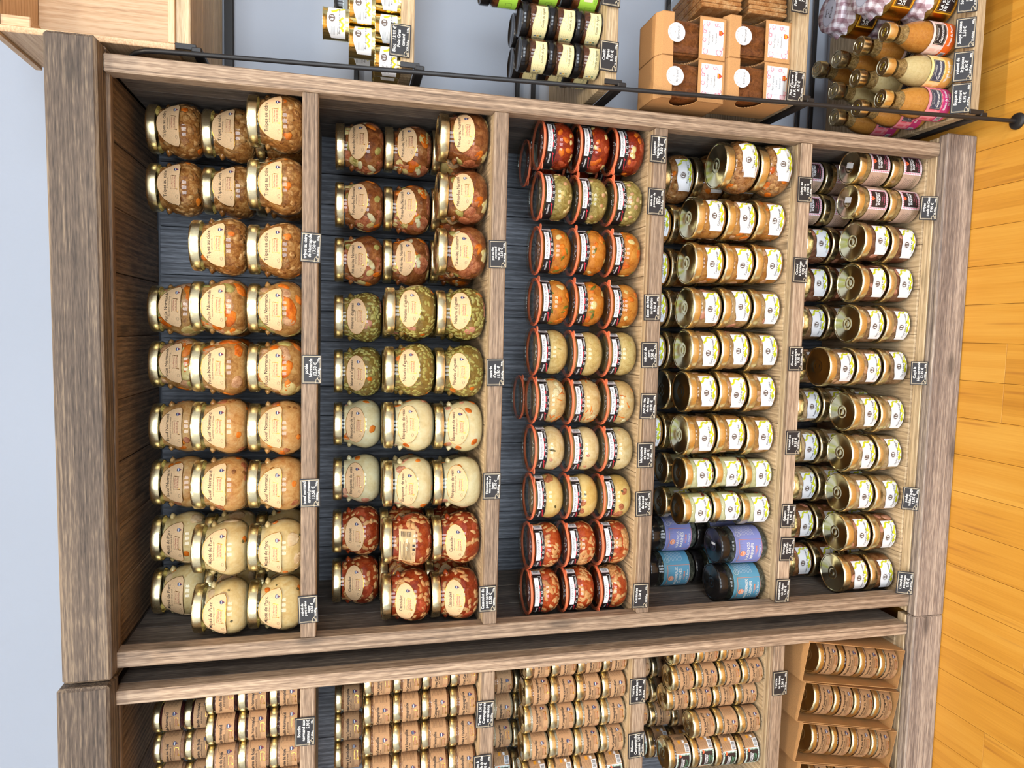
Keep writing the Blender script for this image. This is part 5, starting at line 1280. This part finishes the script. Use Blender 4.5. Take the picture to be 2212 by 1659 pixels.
def bottle(kind, x, y, d):
    nm, mt, lb = SOUP[kind]
    t = thing('soup_bottle', 'bottle of %s, %s' % (nm, d), 'bottle', (x, y, LZ[4]), (0, 0, random.uniform(-.3, .05)), 'bottled soups'); t.scale = (.94, .94, 1)
    lathe_part('glass', BOT, [GLASS], t, 40, 9)
    body = [(0, .003)] + [(max(.002, r - .0022), z + .002) for r, z in BOT[1:8]] + [(0, .1232)]
    lathe_part('contents', body, [mt], t, 36, 0.9)
    lathe_part('residue', [(.0212, .1235), (.0180, .1300), (.0172, .1380), (.0172, .1420)], [RES], t, 30, 9)
    o = link('lid', cached('botlid', lambda: (lambda m: (m.lathe([(.0196, .1500), (.0206, .1505), (.0210, .1520), (.0210, .1670), (.0204, .1692), (.0192, .1700)], 40, 0), m.lathe([(.0192, .1700), (.0176, .1700), (.0168, .1690), (.0110, .1690), (.0104, .1696), (.0092, .1696), (.0086, .1689), (0, .1689)], 40, 1), m.mesh('lid', [GOLD, GOLDTOP], 0.7))[2])(MB())), t)
    def st():
        YL = flat('stamp_yellow', (214, 186, 30), .5); P = Print([YL]); P.text(YL, '17.1.26', 0, -.002, .0042); b = MB()
        for la, mi, vs, fs in P.p: b.add([(x_, z_, .17012) for x_, z_ in vs], fs, 0)
        return b.mesh('date_stamp', [YL], None, False)
    link('date_stamp', cached('stamp', st), t, (0, 0, -.0010), (0, 0, -.4))
    link('label', cached(('soup', kind), lb), t)
for k, x, y, d in (('fish', .2060, -.036, 'at the front edge'), ('fish', .2075, .0400, 'second from the front'), ('fish', .2045, .1120, 'third from the front'), ('fish', .2060, .1830, 'at the back'),
                   ('scallop', .1340, -.037, 'at the front edge'), ('scallop', .1385, .0460, 'second from the front'), ('scallop', .1335, .1170, 'at the back'),
                   ('bisque', .0675, -.036, 'at the front edge'), ('bisque', .0690, .0350, 'second from the front'), ('bisque', .0705, .1100, 'at the back')):
    bottle(k, x, y, d)
# cloth-capped jars of fish soup
def check_cloth():
    m, n, l, b = nmat('gingham_cloth'); co = obj_coords(n, l, False)
    mp = n.new('ShaderNodeMapping'); mp.inputs['Scale'].default_value = (62, 62, 62); l.new(co, mp.inputs[0]); s = n.new('ShaderNodeSeparateXYZ'); l.new(mp.outputs[0], s.inputs[0])
    outs = []
    for k in range(3):
        f = n.new('ShaderNodeMath'); f.operation = 'FRACT'; l.new(s.outputs[k], f.inputs[0]); g = n.new('ShaderNodeMath'); g.operation = 'GREATER_THAN'; g.inputs[1].default_value = .5; l.new(f.outputs[0], g.inputs[0]); outs.append(g.outputs[0])
    a = n.new('ShaderNodeMath'); a.operation = 'ADD'; l.new(outs[0], a.inputs[0]); l.new(outs[1], a.inputs[1]); c = n.new('ShaderNodeMath'); c.operation = 'MULTIPLY_ADD'; c.inputs[1].default_value = .5; l.new(outs[2], c.inputs[0]); l.new(a.outputs[0], c.inputs[2])
    r = ramp(n, [(0.0, (232, 226, 232)), (0.5, (196, 176, 184)), (1.0, (150, 112, 122))]); dv = n.new('ShaderNodeMath'); dv.operation = 'DIVIDE'; dv.inputs[1].default_value = 2.2; l.new(c.outputs[0], dv.inputs[0]); l.new(dv.outputs[0], r.inputs[0])
    l.new(r.outputs[0], b.inputs['Base Color']); b.inputs['Roughness'].default_value = .8; return m
CLOTH = check_cloth()
def cloth_cap():
    m = MB(); n = 60; vs = []
    for r, z, wv in ((.001, .1035, 0), (.030, .1040, 0), (.0400, .1030, 0), (.0430, .0990, .0006), (.0425, .0900, .0008), (.0410, .0860, .0006), (.0450, .0790, .0022), (.0495, .0700, .0040)):
        vs += [((r + wv * math.sin(11 * 6.283 * k / n)) * math.sin(6.283 * k / n), -(r + wv * math.sin(11 * 6.283 * k / n)) * math.cos(6.283 * k / n), z + wv * .6 * math.sin(7 * 6.283 * k / n)) for k in range(n)]
    m.add(vs, [(q * n + k, q * n + (k + 1) % n, (q + 1) * n + (k + 1) % n, (q + 1) * n + k) for q in range(7) for k in range(n)]); m.add(vs[:n], [tuple(range(n))]); return m.mesh('cloth_cap', [CLOTH], 9)
SJ = [(0, .001), (.040, 0), (.0445, .002), (.0465, .008), (.0465, .058), (.0440, .068), (.0395, .075), (.0390, .088)]
def sj_label():
    BK = flat('label_brown_black', (44, 28, 26), .5); YL = flat('label_amber', (230, 168, 40), .35); P = Print([YL]); z0, z1 = .008, .058; c = (z0 + z1) / 2
    P.area(FOIL, -.075, .06, lambda x: z0, lambda x: z1, 40, 1, 0)
    P.rect(YL, 0, c, .062, .046, 1); P.rect(BK, 0, c, .056, .040, 2); P.frame(YL, 0, c, .053, .037, .0005, 3)
    P.text(CHALK, 'LA SOUPE', -.002, c + .006, .0072, .044, bold=.03, layer=4); P.text(CHALK, 'DE POISSON', -.002, c - .004, .0072, .046, bold=.03, layer=4); P.text(CHALK, 'Denis', .004, c - .0155, .0066, .028, shear=.3, layer=4)
    return P.wrap([(.0465, 0), (.0465, .06)], 'label', .0003)
def soup_jar(x, y, k, label):
    t = thing('soup_jar', label, 'jar', (x, y, LZ[4] + k * .1042), (0, 0, -.25), 'cloth-capped soup jars')
    lathe_part('glass', SJ, [GLASS], t, 44, 9); lathe_part('contents', [(0, .003), (.039, .003), (.043, .005), (.0448, .009), (.0448, .058), (.042, .067), (0, .070)], [F('soup_amber', (122, 84, 28), (156, 112, 44), (180, 140, 70), scale=90)], t)
    link('cloth_cap', cached('cap', cloth_cap), t); link('label', cached('sjl', sj_label), t)
    P = None
    def tg():
        LT = flat('tag_lilac', (206, 208, 222), .5); P = Print([LT]); P.oval(LT, 0, 0, .030, .0215, 0, 36); P.ringo(INK, 0, 0, .0285, .020, .0004, 1, 40)
        P.text(INK, 'Port', 0, .0065, .0070, shear=.15); P.text(INK, 'de', 0, -.0005, .0045); P.text(INK, 'Pêche', 0, -.0105, .0070, shear=.15); b = MB()
        for la, mi, vs, fs in P.p: b.add([(x_, z_, .1045 + .0002 * la) for x_, z_ in vs], fs, mi)
        return b.mesh('cap_tag', P.mats, None, False)
    link('cap_tag', cached('captag', tg), t)
soup_jar(.2945, -.015, 0, 'cloth-capped fish soup jar, lower of the front stack'); soup_jar(.2940, -.013, 1, 'cloth-capped fish soup jar, upper of the front stack')
soup_jar(.2980, .0960, 0, 'cloth-capped fish soup jar, lower of the rear stack'); soup_jar(.2970, .0955, 1, 'cloth-capped fish soup jar, upper of the rear stack')
# cards of the ladder shelf
def cfront(z, dz=0): return fy(z) + .0058
price_card('black chalkboard card for foie gras, on the second ladder board', ['Bloc   13.95 €', 'Foie Gras', 'canard', '', '139.50/kg', '100g'], (.0783, cfront(1.296) - .004, 1.2985), 0, .03, w=.059, h=.038)
price_card('black chalkboard card for fig confit, left on the third ladder board', ['Confit', 'Figues', '3.50 €', '29.16/kg', '120g'], (.0834, cfront(.905) - .004, .9007), 0, .03, w=.057, h=.038)
price_card('black chalkboard card for figs, right on the third ladder board', ['Confit', 'figues bio', '4.50 €', '37.50/kg', '120g'], (.2052, cfront(.905) - .004, .8998), 0, .02, w=.057, h=.038)
price_card("black chalkboard card for spice loaf at 8.10, left on the fourth ladder board", ["Pain d'épices", 'Le P. Normand', '8.10 €', '32.40/kg', '250g'], (.0559, cfront(.507) - .004, .5104), 0, .05, w=.062, h=.038)
price_card('black chalkboard card for sliced bread, right on the fourth ladder board', ["Pain d'épices", 'tranché', '7.00 €', '28.00/kg', '250g'], (.2309, cfront(.507) - .004, .5104), 0, .03, w=.062, h=.038)
for lb, body, pr, per, x in (('fish soup jars', ['Soupe de', 'poisson'], '8.90 €', '10.25/kg', .2740), ('bottled fish soup', ['Soupe poisson'], '5.50 €', '11.458/kg', .2010), ('scallop soup', ['velouté de', 'St Jacques'], '6.95 €', '14.479/kg', .1320), ('lobster bisque', ['Bisque de', 'homard'], '6.95 €', '14.479/kg', .0665)):
    price_card('black chalkboard card for %s, on the lowest ladder board' % lb, body + [pr, per, '480g'], (x, -.0915, .1240), -.62, 0, w=.062, h=.037)

# ------------------------------------------------------------------ kraft gift trays with four terrines each, bottom bay of the left unit
def tray():
    m = MB(); w_, d_, h_, th = .0940, .0880, .2680, .0014
    m.box((0, d_ - th / 2, h_ / 2), (w_, th, h_)); m.box((0, d_ / 2, th / 2), (w_ - 2 * th, d_, th)); m.box((0, d_ / 2, h_ - th / 2), (w_ - 2 * th, d_, th))
    for s in (-1, 1): m.box((s * (w_ / 2 - th / 2), d_ / 2, h_ / 2), (th, d_, h_))
    return m.mesh('tray', [KRAFTBOX])
def tray_film():
    m = MB(); N, M_ = 8, 16; w_, h_ = .0940, .2680
    vs = [(-w_ / 2 + w_ * i / N, -.0009 - .0012 * abs(math.sin(j * 1.3 + i * .7)), h_ * j / M_) for j in range(M_ + 1) for i in range(N + 1)]
    m.add(vs, [(j * (N + 1) + i, j * (N + 1) + i + 1, (j + 1) * (N + 1) + i + 1, (j + 1) * (N + 1) + i) for j in range(M_) for i in range(N)]); return m.mesh('film', [FILM], 9)
TRAYS = [(-1.2350, -.006, -.165, 'f', 'first', 'front'), (-1.3420, .002, -.190, 'f', 'second', 'front'), (-1.4400, .002, -.190, 'f', 'third', 'front'), (-1.5380, .002, -.190, 'f', 'fourth', 'front'),
         (-1.2400, .132, -.17, 'b', 'first', 'rear'), (-1.3440, .136, -.19, 'b', 'second', 'rear'), (-1.4420, .136, -.19, 'b', 'third', 'rear'), (-1.5400, .136, -.19, 'b', 'fourth', 'rear')]
for x, y, tl, rk, o_, wh in TRAYS:
    dz = .047 * abs(math.sin(tl)) + .0002
    t = thing('gift_tray', 'film-fronted kraft gift tray, %s from right in the %s row' % (o_, wh), 'box', (x, y, FLOORS[5] + dz), (0, -tl, 0), 'kraft gift trays')
    link('tray', cached('tray', tray), t); link('film', cached('trayfilm', tray_film), t)
    for k, pr in enumerate(('tril', 'tfoi', 'tbou', 'tcal')):
        p = Matrix.Rotation(-tl, 3, 'Y') @ Vector((0, .0440, .0016 + k * .0570))
        j = jar('abo', pr, (x + p.x, y + p.y, FLOORS[5] + dz + p.z), '%s, %s in the %s tray of the %s row' % (NAMES[pr][1], ['lowest', 'second up', 'third up', 'topmost'][k], o_, wh), 'terrine jars inside gift trays', .12, 900 + k + int(x * 50))
        j.rotation_euler = (0, -tl, .1); j.scale = (1.18, 1.18, .972)     # shallower terrines
